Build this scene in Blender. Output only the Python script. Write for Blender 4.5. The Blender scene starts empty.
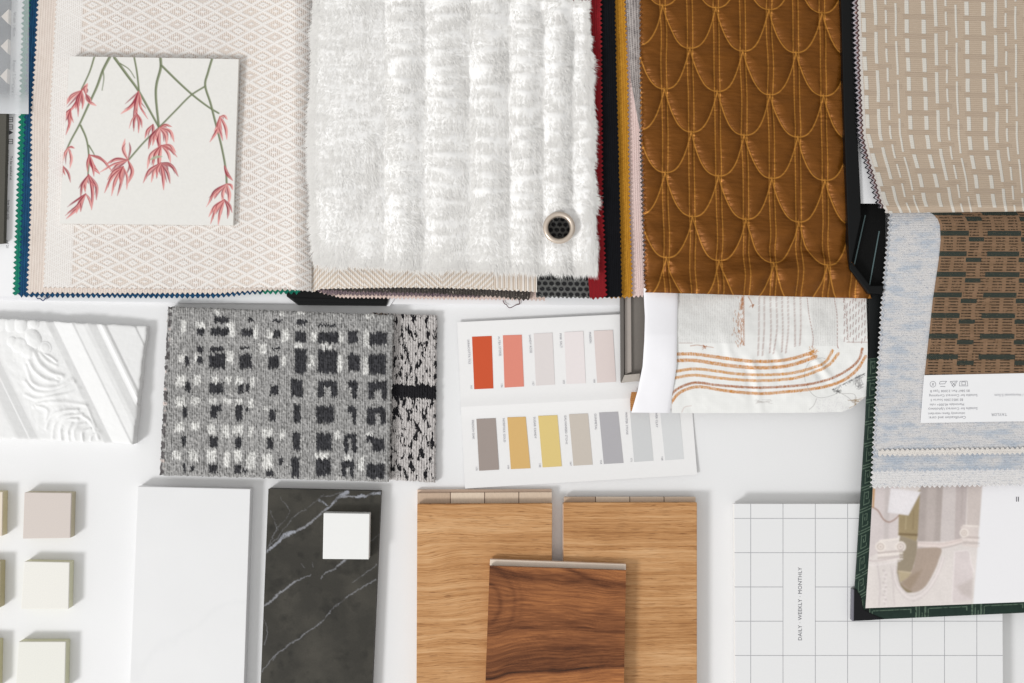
import bpy, bmesh, math, random
import numpy as np
random.seed(3)
RNG = np.random.default_rng(7)
SC = bpy.context.scene
COL = SC.collection
H = 1100.0            # camera height above the table, mm


# ------------------------------------------------------------------ helpers
def lin(c):
    if isinstance(c, str):
        c = c.lstrip('#')
        c = tuple(int(c[i:i + 2], 16) for i in (0, 2, 4))
    out = []
    for v in c[:3]:
        v = v / 255.0
        out.append(v / 12.92 if v <= 0.04045 else ((v + 0.055) / 1.055) ** 2.4)
    return tuple(out)


def W(px, py, z):
    """point at height z (mm) that lies on the sight line through px, py; metres"""
    k = (H - z) / H * 0.001
    return (px - 512.0) * k, (341.5 - py) * k, z * 0.001


WLOC = {}


def tag(o, label=None, cat=None, group=None, kind=None):
    if label: o['label'] = label
    if cat: o['category'] = cat
    if group: o['group'] = group
    if kind: o['kind'] = kind
    return o


def thing(name, loc, label, cat, group=None):
    o = bpy.data.objects.new(name, None)
    o.empty_display_size = 0.02
    COL.objects.link(o)
    o.location = loc
    WLOC[o.name] = np.array(loc, float)
    return tag(o, label, cat, group)


def add_mesh(name, verts, loops, sizes, mat, parent=None, uv=None, col=None, smooth=True):
    verts = np.asarray(verts, float)
    lo, hi = verts.min(0), verts.max(0)
    loc = np.array([(lo[0] + hi[0]) / 2, (lo[1] + hi[1]) / 2, lo[2]])
    me = bpy.data.meshes.new(name)
    me.vertices.add(len(verts))
    me.vertices.foreach_set('co', (verts - loc).astype(np.float32).ravel())
    loops = np.asarray(loops, np.int32).ravel()
    sizes = np.asarray(sizes, np.int32)
    me.loops.add(len(loops))
    me.loops.foreach_set('vertex_index', loops)
    me.polygons.add(len(sizes))
    starts = np.concatenate([[0], np.cumsum(sizes)[:-1]]).astype(np.int32)
    me.polygons.foreach_set('loop_start', starts)
    me.polygons.foreach_set('use_smooth', np.full(len(sizes), smooth, dtype=bool))
    me.update(calc_edges=True)
    if uv is not None:
        l = me.uv_layers.new(name='UVMap')
        l.data.foreach_set('uv', np.asarray(uv, np.float32)[loops].ravel())
    if col is not None:
        a = me.attributes.new('Col', 'FLOAT_COLOR', 'POINT')
        c4 = np.ones((len(verts), 4), np.float32)
        c4[:, :3] = col
        a.data.foreach_set('color', c4.ravel())
    me.validate()
    me.materials.append(mat)
    o = bpy.data.objects.new(name, me)
    COL.objects.link(o)
    if parent is not None:
        o.parent = parent
        o.location = loc - WLOC[parent.name]
    else:
        o.location = loc
    WLOC[o.name] = loc
    return o


def from_bm(name, bm, mat, parent=None, smooth=False):
    bm.normal_update()
    bm.verts.index_update()
    v = np.array([t.co[:] for t in bm.verts])
    loops, sizes = [], []
    for f in bm.faces:
        loops += [t.index for t in f.verts]
        sizes.append(len(f.verts))
    bm.free()
    return add_mesh(name, v, loops, sizes, mat, parent, smooth=smooth)


def slab(name, poly, z0, z1, mat, parent=None, bevel=0.5, z0f=None, seg=2):
    """solid with the outline poly (pixels, read at height z1)"""
    bm = bmesh.new()
    top = [bm.verts.new(W(x, y, z1 if not callable(z1) else z1(x, y))) for x, y in poly]
    bot = [bm.verts.new((v.co.x, v.co.y, z0 * 0.001)) for v in top]
    n = len(top)
    bm.faces.new(top)
    bm.faces.new(bot[::-1])
    for i in range(n):
        bm.faces.new((top[i], bot[i], bot[(i + 1) % n], top[(i + 1) % n]))
    bmesh.ops.recalc_face_normals(bm, faces=bm.faces)
    if bevel > 0:
        bmesh.ops.bevel(bm, geom=list(bm.edges), offset=bevel * 0.001, segments=seg, affect='EDGES', profile=0.6)
    return from_bm(name, bm, mat, parent)


def tri(x):
    return 4 * np.abs(x - np.floor(x) - 0.5) - 1


def vnoise(x, y, seed=0):
    """smooth value noise, -1..1"""
    r = np.random.default_rng(seed).random((257, 257)) * 2 - 1
    xi, yi = np.floor(x).astype(int), np.floor(y).astype(int)
    fx, fy = x - xi, y - yi
    fx = fx * fx * (3 - 2 * fx)
    fy = fy * fy * (3 - 2 * fy)
    xi %= 256
    yi %= 256
    a = r[yi, xi] * (1 - fx) + r[yi, xi + 1] * fx
    b = r[yi + 1, xi] * (1 - fx) + r[yi + 1, xi + 1] * fx
    return a * (1 - fy) + b * fy


def fbm(x, y, seed=0, o=3):
    s, a = 0, 0.5
    for k in range(o):
        s = s + a * vnoise(x * 2 ** k + 17.3 * k, y * 2 ** k + 5.1 * k, seed + k)
        a *= 0.5
    return s


def interp_edge(pts):
    ys = [p[0] for p in pts]
    xs = [p[1] for p in pts]
    return lambda y: np.interp(y, ys, xs)


def sheet(name, corners, z, mat, parent=None, step=1.0, warp=None, col=None, disp=None, thick=1.0, hole=None):
    (x0, y0), (x1, y1), (x2, y2), (x3, y3) = corners      # TL TR BR BL
    w = max(math.hypot(x1 - x0, y1 - y0), math.hypot(x2 - x3, y2 - y3))
    h = max(math.hypot(x3 - x0, y3 - y0), math.hypot(x2 - x1, y2 - y1))
    nu, nv = max(2, int(w / step)), max(2, int(h / step))
    U, V = np.meshgrid(np.linspace(0, 1, nu + 1), np.linspace(0, 1, nv + 1))
    PX = (1 - U) * (1 - V) * x0 + U * (1 - V) * x1 + U * V * x2 + (1 - U) * V * x3
    PY = (1 - U) * (1 - V) * y0 + U * (1 - V) * y1 + U * V * y2 + (1 - U) * V * y3
    if warp:
        PX, PY = warp(PX, PY, U, V, w, h)
    Z = z(PX, PY, U, V) if callable(z) else np.full_like(PX, float(z))
    X, Y, ZZ = W(PX, PY, Z)
    if disp:
        ZZ = ZZ + disp(PX, PY, U, V) * 0.001
    n = (nu + 1) * (nv + 1)
    verts = np.stack([X, Y, ZZ], -1).reshape(-1, 3)
    idx = np.arange(n).reshape(nv + 1, nu + 1)
    q = np.stack([idx[:-1, :-1], idx[1:, :-1], idx[1:, 1:], idx[:-1, 1:]], -1).reshape(-1, 4)
    if hole:
        cx, cy, r = hole
        cen = np.stack([PX, PY], -1).reshape(-1, 2)[q].mean(1)
        q = q[np.hypot(cen[:, 0] - cx, cen[:, 1] - cy) > r]
    ring = np.concatenate([idx[0, :], idx[1:, -1], idx[-1, -2::-1], idx[-2:0:-1, 0]])
    rb = verts[ring].copy()
    rb[:, 2] -= thick * 0.001
    nr = len(ring)
    rt = n + np.arange(nr)          # rim verts of the cut edge, apart from the face so it shades crisp
    ri = rt + nr
    sk = np.stack([rt, np.roll(rt, -1), np.roll(ri, -1), ri], -1)
    verts = np.concatenate([verts, verts[ring], rb])
    loops = np.concatenate([q, sk]).ravel()
    uv = np.stack([U * w, V * h], -1).reshape(-1, 2)
    uv = np.concatenate([uv, uv[ring], uv[ring]])
    c = None
    if col:
        c = col(PX, PY, U, V).reshape(-1, 3)
        c = np.concatenate([c, c[ring], c[ring]])
    return add_mesh(name, verts, loops, np.full(len(loops) // 4, 4), mat, parent, uv=uv, col=c)


def pink(sides, amp=1.6, per=5.0, edge=None, ragged=0.3):
    """pinking-shear edges; edge maps give the outline of a side"""
    edge = edge or {}

    def f(PX, PY, U, V, w, h):
        if 'L' in edge or 'R' in edge:
            L = edge['L'](PY) if 'L' in edge else PX[:, :1] + 0 * PY
            R = edge['R'](PY) if 'R' in edge else PX[:, -1:] + 0 * PY
            PX = L + (R - L) * U
        if 'T' in edge or 'B' in edge:
            T = edge['T'](PX) if 'T' in edge else PY[:1, :] + 0 * PX
            Bm = edge['B'](PX) if 'B' in edge else PY[-1:, :] + 0 * PX
            PY = T + (Bm - T) * V
        rg = ragged * vnoise(PX * 0.9, PY * 0.9, 5)
        ox, oy = PX.copy(), PY.copy()
        fall = 3.0
        if 'l' in sides: PX = PX + (amp * tri(oy / per) + rg) * np.clip(1 - U * w / fall, 0, 1)
        if 'r' in sides: PX = PX + (amp * tri(oy / per) + rg) * np.clip(1 - (1 - U) * w / fall, 0, 1)
        if 't' in sides: PY = PY + (amp * tri(ox / per) + rg) * np.clip(1 - V * h / fall, 0, 1)
        if 'b' in sides: PY = PY + (amp * tri(ox / per) + rg) * np.clip(1 - (1 - V) * h / fall, 0, 1)
        return PX, PY
    return f


class Paint:
    """paints a printed / woven design into a colour array laid out over a sheet"""

    def __init__(s, PX, PY, bg):
        s.X, s.Y = PX, PY
        s.c = np.empty(PX.shape + (3,))
        s.c[:] = lin(bg)

    def blend(s, m, col):
        m = np.clip(m, 0, 1)[..., None]
        s.c = s.c * (1 - m) + np.array(lin(col)) * m

    def box(s, pts, pad):
        xs = [p[0] for p in pts]
        ys = [p[1] for p in pts]
        return (s.X > min(xs) - pad) & (s.X < max(xs) + pad) & (s.Y > min(ys) - pad) & (s.Y < max(ys) + pad)

    def dist(s, pts, X, Y, w0, w1):
        best = np.full(X.shape, 1e9)
        n = len(pts) - 1
        for i in range(n):
            ax, ay = pts[i]
            bx, by = pts[i + 1]
            dx, dy = bx - ax, by - ay
            t = np.clip(((X - ax) * dx + (Y - ay) * dy) / (dx * dx + dy * dy + 1e-9), 0, 1)
            d = np.hypot(X - ax - t * dx, Y - ay - t * dy)
            s_ = (i + t) / n
            wd = w0 + (w1 - w0) * s_
            best = np.minimum(best, d - wd / 2)
        return best

    def stroke(s, pts, w0, w1, col, a=1.0, soft=0.5, curve=True):
        if curve and len(pts) > 2: pts = smooth_line(pts)
        k = s.box(pts, max(w0, w1) + soft + 1)
        if not k.any(): return
        d = s.dist(pts, s.X[k], s.Y[k], w0, w1)
        m = a * np.clip(0.5 - d / (2 * soft), 0, 1)
        s.c[k] = s.c[k] * (1 - m[:, None]) + np.array(lin(col)) * m[:, None]

    def petal(s, pts, w, col, a=1.0, soft=0.45):
        """lens shaped: thin, wide, thin"""
        pts = smooth_line(pts)
        k = s.box(pts, w + soft + 1)
        if not k.any(): return
        X, Y = s.X[k], s.Y[k]
        best = np.full(X.shape, 1e9)
        n = len(pts) - 1
        for i in range(n):
            ax, ay = pts[i]
            bx, by = pts[i + 1]
            dx, dy = bx - ax, by - ay
            t = np.clip(((X - ax) * dx + (Y - ay) * dy) / (dx * dx + dy * dy + 1e-9), 0, 1)
            d = np.hypot(X - ax - t * dx, Y - ay - t * dy)
            q = (i + t) / n
            best = np.minimum(best, d - w / 2 * np.sin(np.pi * np.clip(q * 0.92 + 0.06, 0, 1)) ** 0.8)
        m = a * np.clip(0.5 - best / (2 * soft), 0, 1)
        s.c[k] = s.c[k] * (1 - m[:, None]) + np.array(lin(col)) * m[:, None]

    def poly(s, pts, col, a=1.0, soft=0.5):
        k = s.box(pts, 2)
        if not k.any(): return
        X, Y = s.X[k], s.Y[k]
        ins = np.zeros(X.shape, bool)
        n = len(pts)
        for i in range(n):
            ax, ay = pts[i]
            bx, by = pts[(i + 1) % n]
            cnd = ((ay > Y) != (by > Y))
            ins ^= cnd & (X < (bx - ax) * (Y - ay) / ((by - ay) + 1e-12) + ax)
        d = s.dist(list(pts) + [pts[0]], X, Y, 0, 0)
        d = np.where(ins, -d, d)
        m = a * np.clip(0.5 - d / (2 * soft), 0, 1)
        s.c[k] = s.c[k] * (1 - m[:, None]) + np.array(lin(col)) * m[:, None]


def smooth_line(pts, n=6):
    P = [np.array(p, float) for p in pts]
    P = [2 * P[0] - P[1]] + P + [2 * P[-1] - P[-2]]
    out = []
    for i in range(1, len(P) - 2):
        for k in range(n):
            t = k / n
            a, b, c, d = P[i - 1], P[i], P[i + 1], P[i + 2]
            out.append(tuple(0.5 * (2 * b + (c - a) * t + (2 * a - 5 * b + 4 * c - d) * t * t + (3 * b - a - 3 * c + d) * t ** 3)))
    out.append(tuple(P[-2]))
    return out


def tube(name, pts, r, mat, parent=None, k=6):
    """pts: (px, py, z)"""
    P = [np.array(W(*p)) for p in pts]
    T = [P[min(i + 1, len(P) - 1)] - P[max(i - 1, 0)] for i in range(len(P))]
    verts, loops = [], []
    for p, t in zip(P, T):
        t = t / (np.linalg.norm(t) + 1e-12)
        a = np.cross(t, (0, 0, 1.0))
        a = a / (np.linalg.norm(a) + 1e-9)
        b = np.cross(t, a)
        for j in range(k):
            an = 2 * math.pi * j / k
            verts.append(p + r * 0.001 * (a * math.cos(an) + b * math.sin(an)))
    for i in range(len(P) - 1):
        for j in range(k):
            loops += [i * k + j, i * k + (j + 1) % k, (i + 1) * k + (j + 1) % k, (i + 1) * k + j]
    return add_mesh(name, verts, loops, [4] * (len(loops) // 4), mat, parent)


def lettering(name, items, z, mat, parent=None):
    return [lettering_one(name, [i], z, mat, parent) for i in items]


def lettering_one(name, items, z, mat, parent=None):
    """items: (string, px, py, size, angle, align) written at height z"""
    vs, ls, ss = [], [], []
    off = 0
    for (s, px, py, size, ang, al) in items:
        cu = bpy.data.curves.new('text_tmp', 'FONT')
        cu.body = s
        cu.size = size * 0.001 * (H - z) / H
        cu.align_x = al
        cu.align_y = 'CENTER'
        cu.space_character = 1.05
        cu.resolution_u = 2
        ob = bpy.data.objects.new('text_tmp', cu)
        COL.objects.link(ob)
        bpy.context.view_layer.update()
        dg = bpy.context.evaluated_depsgraph_get()
        me = bpy.data.meshes.new_from_object(ob.evaluated_get(dg))
        x, y, zz = W(px, py, z)
        ca, sa = math.cos(math.radians(ang)), math.sin(math.radians(ang))
        for v in me.vertices:
            vs.append((x + ca * v.co.x - sa * v.co.y, y + sa * v.co.x + ca * v.co.y, zz))
        for p in me.polygons:
            ls += [i + off for i in p.vertices]
            ss.append(len(p.vertices))
        off += len(me.vertices)
        bpy.data.objects.remove(ob)
        bpy.data.curves.remove(cu)
        bpy.data.meshes.remove(me)
    return add_mesh(name, vs, ls, ss, mat, parent, smooth=False)


# ------------------------------------------------------------------ node building
class E:
    def __init__(s, b, o): s.b, s.o = b, o
    def __add__(s, t): return s.b.m('ADD', s, t)
    __radd__ = __add__
    def __sub__(s, t): return s.b.m('SUBTRACT', s, t)
    def __rsub__(s, t): return s.b.m('SUBTRACT', t, s)
    def __mul__(s, t): return s.b.m('MULTIPLY', s, t)
    __rmul__ = __mul__
    def __truediv__(s, t): return s.b.m('DIVIDE', s, t)
    def abs(s): return s.b.m('ABSOLUTE', s)
    def floor(s): return s.b.m('FLOOR', s)
    def fract(s): return s.b.m('FRACT', s)
    def sin(s): return s.b.m('SINE', s)
    def pow(s, p): return s.b.m('POWER', s, p)
    def gt(s, t): return s.b.m('GREATER_THAN', s, t)
    def lt(s, t): return s.b.m('LESS_THAN', s, t)
    def max(s, t): return s.b.m('MAXIMUM', s, t)
    def min(s, t): return s.b.m('MINIMUM', s, t)
    def ss(s, a, c):
        n = s.b.nt.nodes.new('ShaderNodeMapRange')
        n.interpolation_type = 'SMOOTHSTEP'
        s.b.put(n.inputs['Value'], s)
        lo, hi, f0, f1 = (a, c, 0, 1) if a < c else (c, a, 1, 0)
        n.inputs['From Min'].default_value, n.inputs['From Max'].default_value = lo, hi
        n.inputs['To Min'].default_value, n.inputs['To Max'].default_value = f0, f1
        return E(s.b, n.outputs['Result'])


class B:
    def __init__(s, name):
        s.mat = bpy.data.materials.new(name)
        s.mat.use_nodes = True
        s.nt = s.mat.node_tree
        s.bsdf = s.nt.nodes['Principled BSDF']

    def put(s, inp, v):
        if isinstance(v, E): s.nt.links.new(v.o, inp)
        elif isinstance(v, tuple): inp.default_value = tuple(v) + (1,) * (4 - len(v)) if len(inp.default_value) == 4 else v
        else: inp.default_value = v

    def m(s, op, a, b=None, c=None):
        n = s.nt.nodes.new('ShaderNodeMath')
        n.operation = op
        for i, v in enumerate((a, b, c)):
            if v is not None: s.put(n.inputs[i], v)
        return E(s, n.outputs[0])

    def sep(s, sock):
        n = s.nt.nodes.new('ShaderNodeSeparateXYZ')
        s.nt.links.new(sock, n.inputs[0])
        return [E(s, o) for o in n.outputs]

    def uv(s):
        n = s.nt.nodes.new('ShaderNodeUVMap')
        n.uv_map = 'UVMap'
        return s.sep(n.outputs[0])[:2]

    def obj(s):
        n = s.nt.nodes.new('ShaderNodeTexCoord')
        x, y, z = s.sep(n.outputs['Object'])
        return x * 1000.0, y * 1000.0, z * 1000.0

    def rnd(s):
        n = s.nt.nodes.new('ShaderNodeObjectInfo')
        return E(s, n.outputs['Random'])

    def vec(s, x, y, z=0.0):
        n = s.nt.nodes.new('ShaderNodeCombineXYZ')
        for i, v in enumerate((x, y, z)): s.put(n.inputs[i], v)
        return n.outputs[0]

    def noise(s, x, y, z=0.0, detail=2.0, rough=0.5, dist=0.0):
        n = s.nt.nodes.new('ShaderNodeTexNoise')
        s.nt.links.new(s.vec(x, y, z), n.inputs['Vector'])
        n.inputs['Scale'].default_value = 1.0
        n.inputs['Detail'].default_value = detail
        n.inputs['Roughness'].default_value = rough
        n.inputs['Distortion'].default_value = dist
        return E(s, n.outputs['Fac'])

    def rand2(s, x, y):
        n = s.nt.nodes.new('ShaderNodeTexWhiteNoise')
        n.noise_dimensions = '2D'
        s.nt.links.new(s.vec(x, y), n.inputs['Vector'])
        return E(s, n.outputs['Value'])

    def voro(s, x, y, feat='F1'):
        n = s.nt.nodes.new('ShaderNodeTexVoronoi')
        n.feature = feat
        s.nt.links.new(s.vec(x, y), n.inputs['Vector'])
        n.inputs['Scale'].default_value = 1.0
        return E(s, n.outputs['Distance'])

    def attr(s, name='Col'):
        n = s.nt.nodes.new('ShaderNodeAttribute')
        n.attribute_name = name
        return E(s, n.outputs['Color'])

    def mix(s, f, a, b, mode='MIX'):
        n = s.nt.nodes.new('ShaderNodeMix')
        n.data_type = 'RGBA'
        n.blend_type = mode
        s.put(n.inputs[0], f)
        s.put(n.inputs[6], a)
        s.put(n.inputs[7], b)
        return E(s, n.outputs[2])

    def scale(s, col, f):
        g = s.nt.nodes.new('ShaderNodeCombineColor')
        for i in range(3): s.put(g.inputs[i], f)
        return s.mix(1.0, col, E(s, g.outputs[0]), 'MULTIPLY')

    def ramp(s, f, stops):
        n = s.nt.nodes.new('ShaderNodeValToRGB')
        s.put(n.inputs[0], f)
        e = n.color_ramp.elements
        while len(e) < len(stops): e.new(0.5)
        for el, (p, c) in zip(e, stops):
            el.position = p
            el.color = lin(c) + (1,)
        return E(s, n.outputs[0])

    def done(s, col, rough=0.8, spec=0.3, height=None, dist=0.4, strength=1.0, sheen=0.0, coat=0.0, metal=0.0):
        b = s.bsdf
        s.put(b.inputs['Base Color'], col)
        s.put(b.inputs['Roughness'], rough)
        b.inputs['Specular IOR Level'].default_value = spec
        b.inputs['Sheen Weight'].default_value = sheen
        b.inputs['Coat Weight'].default_value = coat
        b.inputs['Metallic'].default_value = metal
        if height is not None:
            n = s.nt.nodes.new('ShaderNodeBump')
            n.inputs['Distance'].default_value = dist * 0.001
            n.inputs['Strength'].default_value = strength
            s.put(n.inputs['Height'], height)
            s.nt.links.new(n.outputs[0], b.inputs['Normal'])
        return s.mat


PI = math.pi


def m_plain(name, c, var=0.04, sc=0.15, rough=0.6, spec=0.3, bump=0.0, coat=0.0, metal=0.0, fine=1.3):
    b = B(name)
    x, y, z = b.obj()
    n = b.noise(x * sc, y * sc, z * sc, 4.0)
    g = b.noise(x * fine, y * fine, z * fine, 2.0)
    f = 1.0 + (n - 0.5) * (2 * var) + (g - 0.5) * (var * 1.2)
    return b.done(b.scale(lin(c), f), rough, spec, g if bump else None, bump, 1.0, coat=coat, metal=metal)


def m_ribs(name, c1, c2, per=2.6, rough=0.9, horiz=False, mottle=0.12, bump=0.35, sheen=0.15, fleck=None):
    """plain woven cloth: yarns with slubs"""
    b = B(name)
    u, v = b.uv()
    if horiz: u, v = v, u
    wob = b.noise(u * 0.15, v * 0.08) * 1.5
    a = ((u + wob) * (2 * PI / per)).sin() * 0.5 + 0.5
    c = (v * (2 * PI / 1.9) + (u / per).floor() * PI).sin() * 0.5 + 0.5
    hgt = a * 0.65 + c * 0.35
    slub = b.noise((u / per).floor() * 3.7, v * 0.12, 0.0, 3.0)
    big = b.noise(u * 0.02, v * 0.02, 3.0, 3.0)
    f = hgt * 0.6 + (slub - 0.5) * 0.9 + 0.2
    col = b.mix(f.max(0.0).min(1.0), lin(c2), lin(c1))
    col = b.scale(col, 1.0 + (big - 0.5) * (2 * mottle))
    if fleck:
        k = b.noise(u * 0.8, v * 0.35, 7.0, 2.0).ss(0.64, 0.7)
        col = b.mix(k, col, lin(fleck))
    return b.done(col, rough, 0.15, hgt, bump, 0.8, sheen=sheen)


def m_desk():
    b = B('white_laminate')
    x, y, z = b.obj()
    n = b.noise(x * 0.006, y * 0.006, 0.0, 4.0)
    g = b.noise(x * 0.8, y * 0.8, 0.0, 3.0)
    col = b.scale(lin((233, 233, 234)), 0.965 + (n - 0.5) * 0.07 + (g - 0.5) * 0.05)
    return b.done(col, 0.5, 0.3, g, 0.05, 0.6)


def m_diamond():
    b = B('diamond_weave_cloth')
    u, v = b.uv()
    wob = (b.noise(u * 0.03, v * 0.03, 1.0, 3.0) - 0.5) * 5.0
    uu = u + wob
    vv = v + (b.noise(u * 0.05, v * 0.05, 5.0, 2.0) - 0.5) * 3.0 + (b.noise(u * 0.5, v * 0.5, 9.0, 1.0) - 0.5) * 1.6
    P, Q = 25.4, 12.9
    dx = ((uu / P).fract() - 0.5).abs() * 2.0            # 1 at cell edges, 0 at centre
    dy = ((vv / Q).fract() - 0.5).abs() * 2.0
    r = dx + dy
    line = (r - 1.0).abs().ss(0.42, 0.08)
    # oval cells (r<1) and dot cells (r>1)
    ringo = r.ss(0.56, 0.36) * (1.0 - r.ss(0.16, 0.05) * 0.7)
    rr = 2.0 - r
    ringd = rr.ss(0.36, 0.14)
    white = line.max(ringo).max(ringd)
    yarn = (u * (2 * PI / 2.1)).sin() * 0.5 + 0.5
    yarn2 = (v * (2 * PI / 1.7) + (u / 2.1).floor() * PI).sin() * 0.5 + 0.5
    white = (white * (0.72 + b.noise(u * 0.55, v * 0.55, 12.0, 2.0) * 0.5) - yarn * 0.3 * (1.0 - white)).max(0.0).min(1.0)
    plain = u.ss(29.0, 26.5)
    white = white.max(plain * (0.75 + yarn * 0.25))
    n = b.noise(u * 0.9, v * 0.9, 0.0, 2.0)
    big = b.noise(u * 0.012, v * 0.012, 8.0, 3.0)
    beige = b.mix(yarn, lin((196, 181, 171)), lin((236, 229, 224)))
    beige = b.mix(big.ss(0.4, 0.65) * 0.4, beige, lin((222, 208, 195)))
    wh = b.mix(yarn2, lin((229, 224, 220)), lin((240, 237, 234)))
    col = b.scale(b.mix(white, beige, wh), 0.97 + (n - 0.5) * 0.16)
    return b.done(col, 0.95, 0.1, white * 0.8 + yarn * 0.25 + yarn2 * 0.25, 0.5, 0.8, sheen=0.1)


def m_maze():
    b = B('maze_weave_cloth')
    u, v = b.uv()
    cx = (u / 26.0).floor()
    cy = (v / 22.0).floor()
    s = b.rand2(cx, cy).gt(0.5)
    lu, lv = (u / 26.0).fract() * 26.0, (v / 22.0).fract() * 22.0
    d1, d2 = lu + lv, lu - lv
    st = s * d1 + (1.0 - s) * d2
    q = b.rand2(cx + 9.3, cy + 4.1).gt(0.66)
    st = q * lu * 1.3 + (1.0 - q) * st
    k = (st * (2 * PI / 6.0)).sin().ss(-0.25, 0.25)
    yarn = (u * (2 * PI / 2.2)).sin() * 0.5 + 0.5
    n = b.noise(u * 0.8, v * 0.8)
    col = b.mix(k, lin((233, 226, 219)), b.mix(yarn, lin((210, 194, 178)), lin((220, 205, 190))))
    return b.done(b.scale(col, 0.97 + (n - 0.5) * 0.15), 0.95, 0.1, yarn + (1.0 - k), 0.4, 0.8)


def m_dashes():
    b = B('dashed_stripe_cloth')
    u, v0 = b.uv()
    v = v0 - u * 0.03 + (b.noise(u * 0.03, v0 * 0.03) - 0.5) * 2.0
    uu = u + (b.noise(u * 0.02, v * 0.02, 4.0) - 0.5) * 3.0 - 17.5
    p = (uu / 60.0).fract() * 60.0
    T = 19.4

    def dash(c, hw, per, ph, ln):
        on = (p - c).abs().ss(hw + 0.45, hw - 0.35)
        f = ((v + ph) / per).fract() * per
        return on * f.lt(ln)

    def bar(x0, x1, per, ph, th):
        on = p.gt(x0) * p.lt(x1)
        f = ((v + ph) / per).fract() * per
        return on * f.lt(th)
    wht = dash(31.0, 2.0, T, 0.0, 14.0).max(dash(47.5, 2.0, T, 0.0, 14.0))
    wht = wht.max(dash(59.0, 1.1, 2 * T, 6.0, 32.0)).max(dash(10.0, 1.0, T, 9.0, 14.0)).max(dash(20.0, 1.0, 2 * T, -3.0, 34.0))
    wht = wht.max(dash(0.0, 1.1, 2 * T, 6.0, 32.0))
    bars = bar(27.0, 58.0, T, 4.8, 4.6).max(bar(-1.0, 14.0, 2 * T, 12.0, 4.2)).max(bar(8.0, 24.0, 2 * T, -8.0, 4.2))
    yarn = (v * (2 * PI / 2.0)).sin() * 0.5 + 0.5
    n = b.noise(u * 0.7, v * 0.7)
    n2 = b.noise(u * 0.1, v * 0.9, 3.0)
    bgc = b.mix(yarn * 0.6 + (n2 - 0.5), lin((187, 168, 148)), lin((203, 186, 167)))
    col = b.mix(bars * (0.05 + n * 0.5), bgc, lin((172, 153, 136)))
    col = b.mix(wht * (1.0 - bars * 0.0), col, lin((219, 214, 205)))
    sel = u.ss(3.0, 2.0)
    col = b.mix(sel, col, lin((214, 208, 202)))
    return b.done(b.scale(col, 0.90 + (n - 0.5) * 0.16), 0.92, 0.12, yarn * 0.5 + wht + bars * 0.6, 0.35, 0.8)


def m_brownbars():
    b = B('brown_bar_cloth')
    u, v = b.uv()
    P, R = 58.0, 20.6
    v = v - u * 0.01
    lu = ((u + 6.0) / P).fract() * P
    lv = (v / R).fract() * R
    row = (v / R).floor()
    sh = (b.rand2(row, 3.0) - 0.5) * 5.0
    g1 = (lu + sh).lt(37.0) * (lv - 3.5).abs().lt(2.5)
    lu2 = ((u + 6.0 + sh) / P).fract() * P
    g2 = (lu2 - 45.0).abs().lt(8.5) * (lv - 9.5).abs().lt(2.2)
    green = g1.max(g2) * b.noise(u * 0.9, v * 1.3, 3.0, 2.0).ss(0.28, 0.42)
    dots = ((u * (2 * PI / 2.0)).sin() * (v * (2 * PI / 2.0)).sin()) * 0.5 + 0.5
    # fine dark weft lines broken into blocks
    fl = ((v / 2.9).fract() - 0.5).abs().ss(0.36, 0.2)
    line_row = (v / 2.9).floor()
    blk = ((u + b.rand2((v / R).floor(), 9.0) * 2.0) / 14.5).fract()
    on = blk.ss(0.2, 0.26) * blk.ss(0.97, 0.92)
    wob = b.noise(u * 0.45, line_row * 7.1, 1.0, 2.0).ss(0.36, 0.5)
    dark = (1.0 - fl) * on * wob
    n = b.noise(u * 0.7, v * 0.7)
    rib = (u * (2 * PI / 1.6)).sin() * 0.5 + 0.5
    base = b.mix(b.noise(u * 0.06, v * 0.3, 2.0), lin((114, 90, 68)), lin((152, 122, 97)))
    col = b.mix(dark * 0.95, base, lin((52, 44, 36)))
    col = b.mix(green, col, b.mix(dots, lin((38, 44, 39)), lin((68, 76, 70))))
    return b.done(b.scale(col, 0.95 + (n - 0.5) * 0.3), 0.9, 0.15, rib * 0.5 + green + dark * 0.4, 0.35, 0.8)


def m_melange(name='blue_grey_melange_wool', lo=0.42, hi=0.70, tone=0.95):
    b = B(name)
    u, v = b.uv()
    n1 = b.noise(u * 0.035, v * 0.10, 0.0, 4.0, 0.6)
    n2 = b.noise(u * 0.2, v * 0.5, 3.0, 4.0, 0.7)
    n3 = b.noise(u * 0.9, v * 1.1, 6.0, 2.0, 0.6)
    rib = (v * (2 * PI / 2.4)).sin() * 0.5 + 0.5
    col = b.mix(n1.ss(lo, hi), lin((215, 213, 213)), lin((182, 191, 203)))
    col = b.mix(n2.ss(0.54, 0.68) * 0.75, col, lin((160, 166, 178)))
    col = b.mix(n2.ss(0.42, 0.3) * 0.6, col, lin((228, 224, 221)))
    col = b.mix(n3.ss(0.58, 0.68) * 0.65, col, lin((128, 128, 136)))
    col = b.mix(b.noise(u * 0.8, v * 0.8, 11.0).ss(0.68, 0.75) * 0.4, col, lin((190, 150, 120)))
    f = b.noise(u * 0.6, v * 0.6, 2.0, 3.0, 0.65)
    return b.done(b.scale(col, tone + (f - 0.5) * 0.36), 1.0, 0.05, rib * 0.3 + n3 + f, 0.5, 0.8, sheen=0.2)


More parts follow.
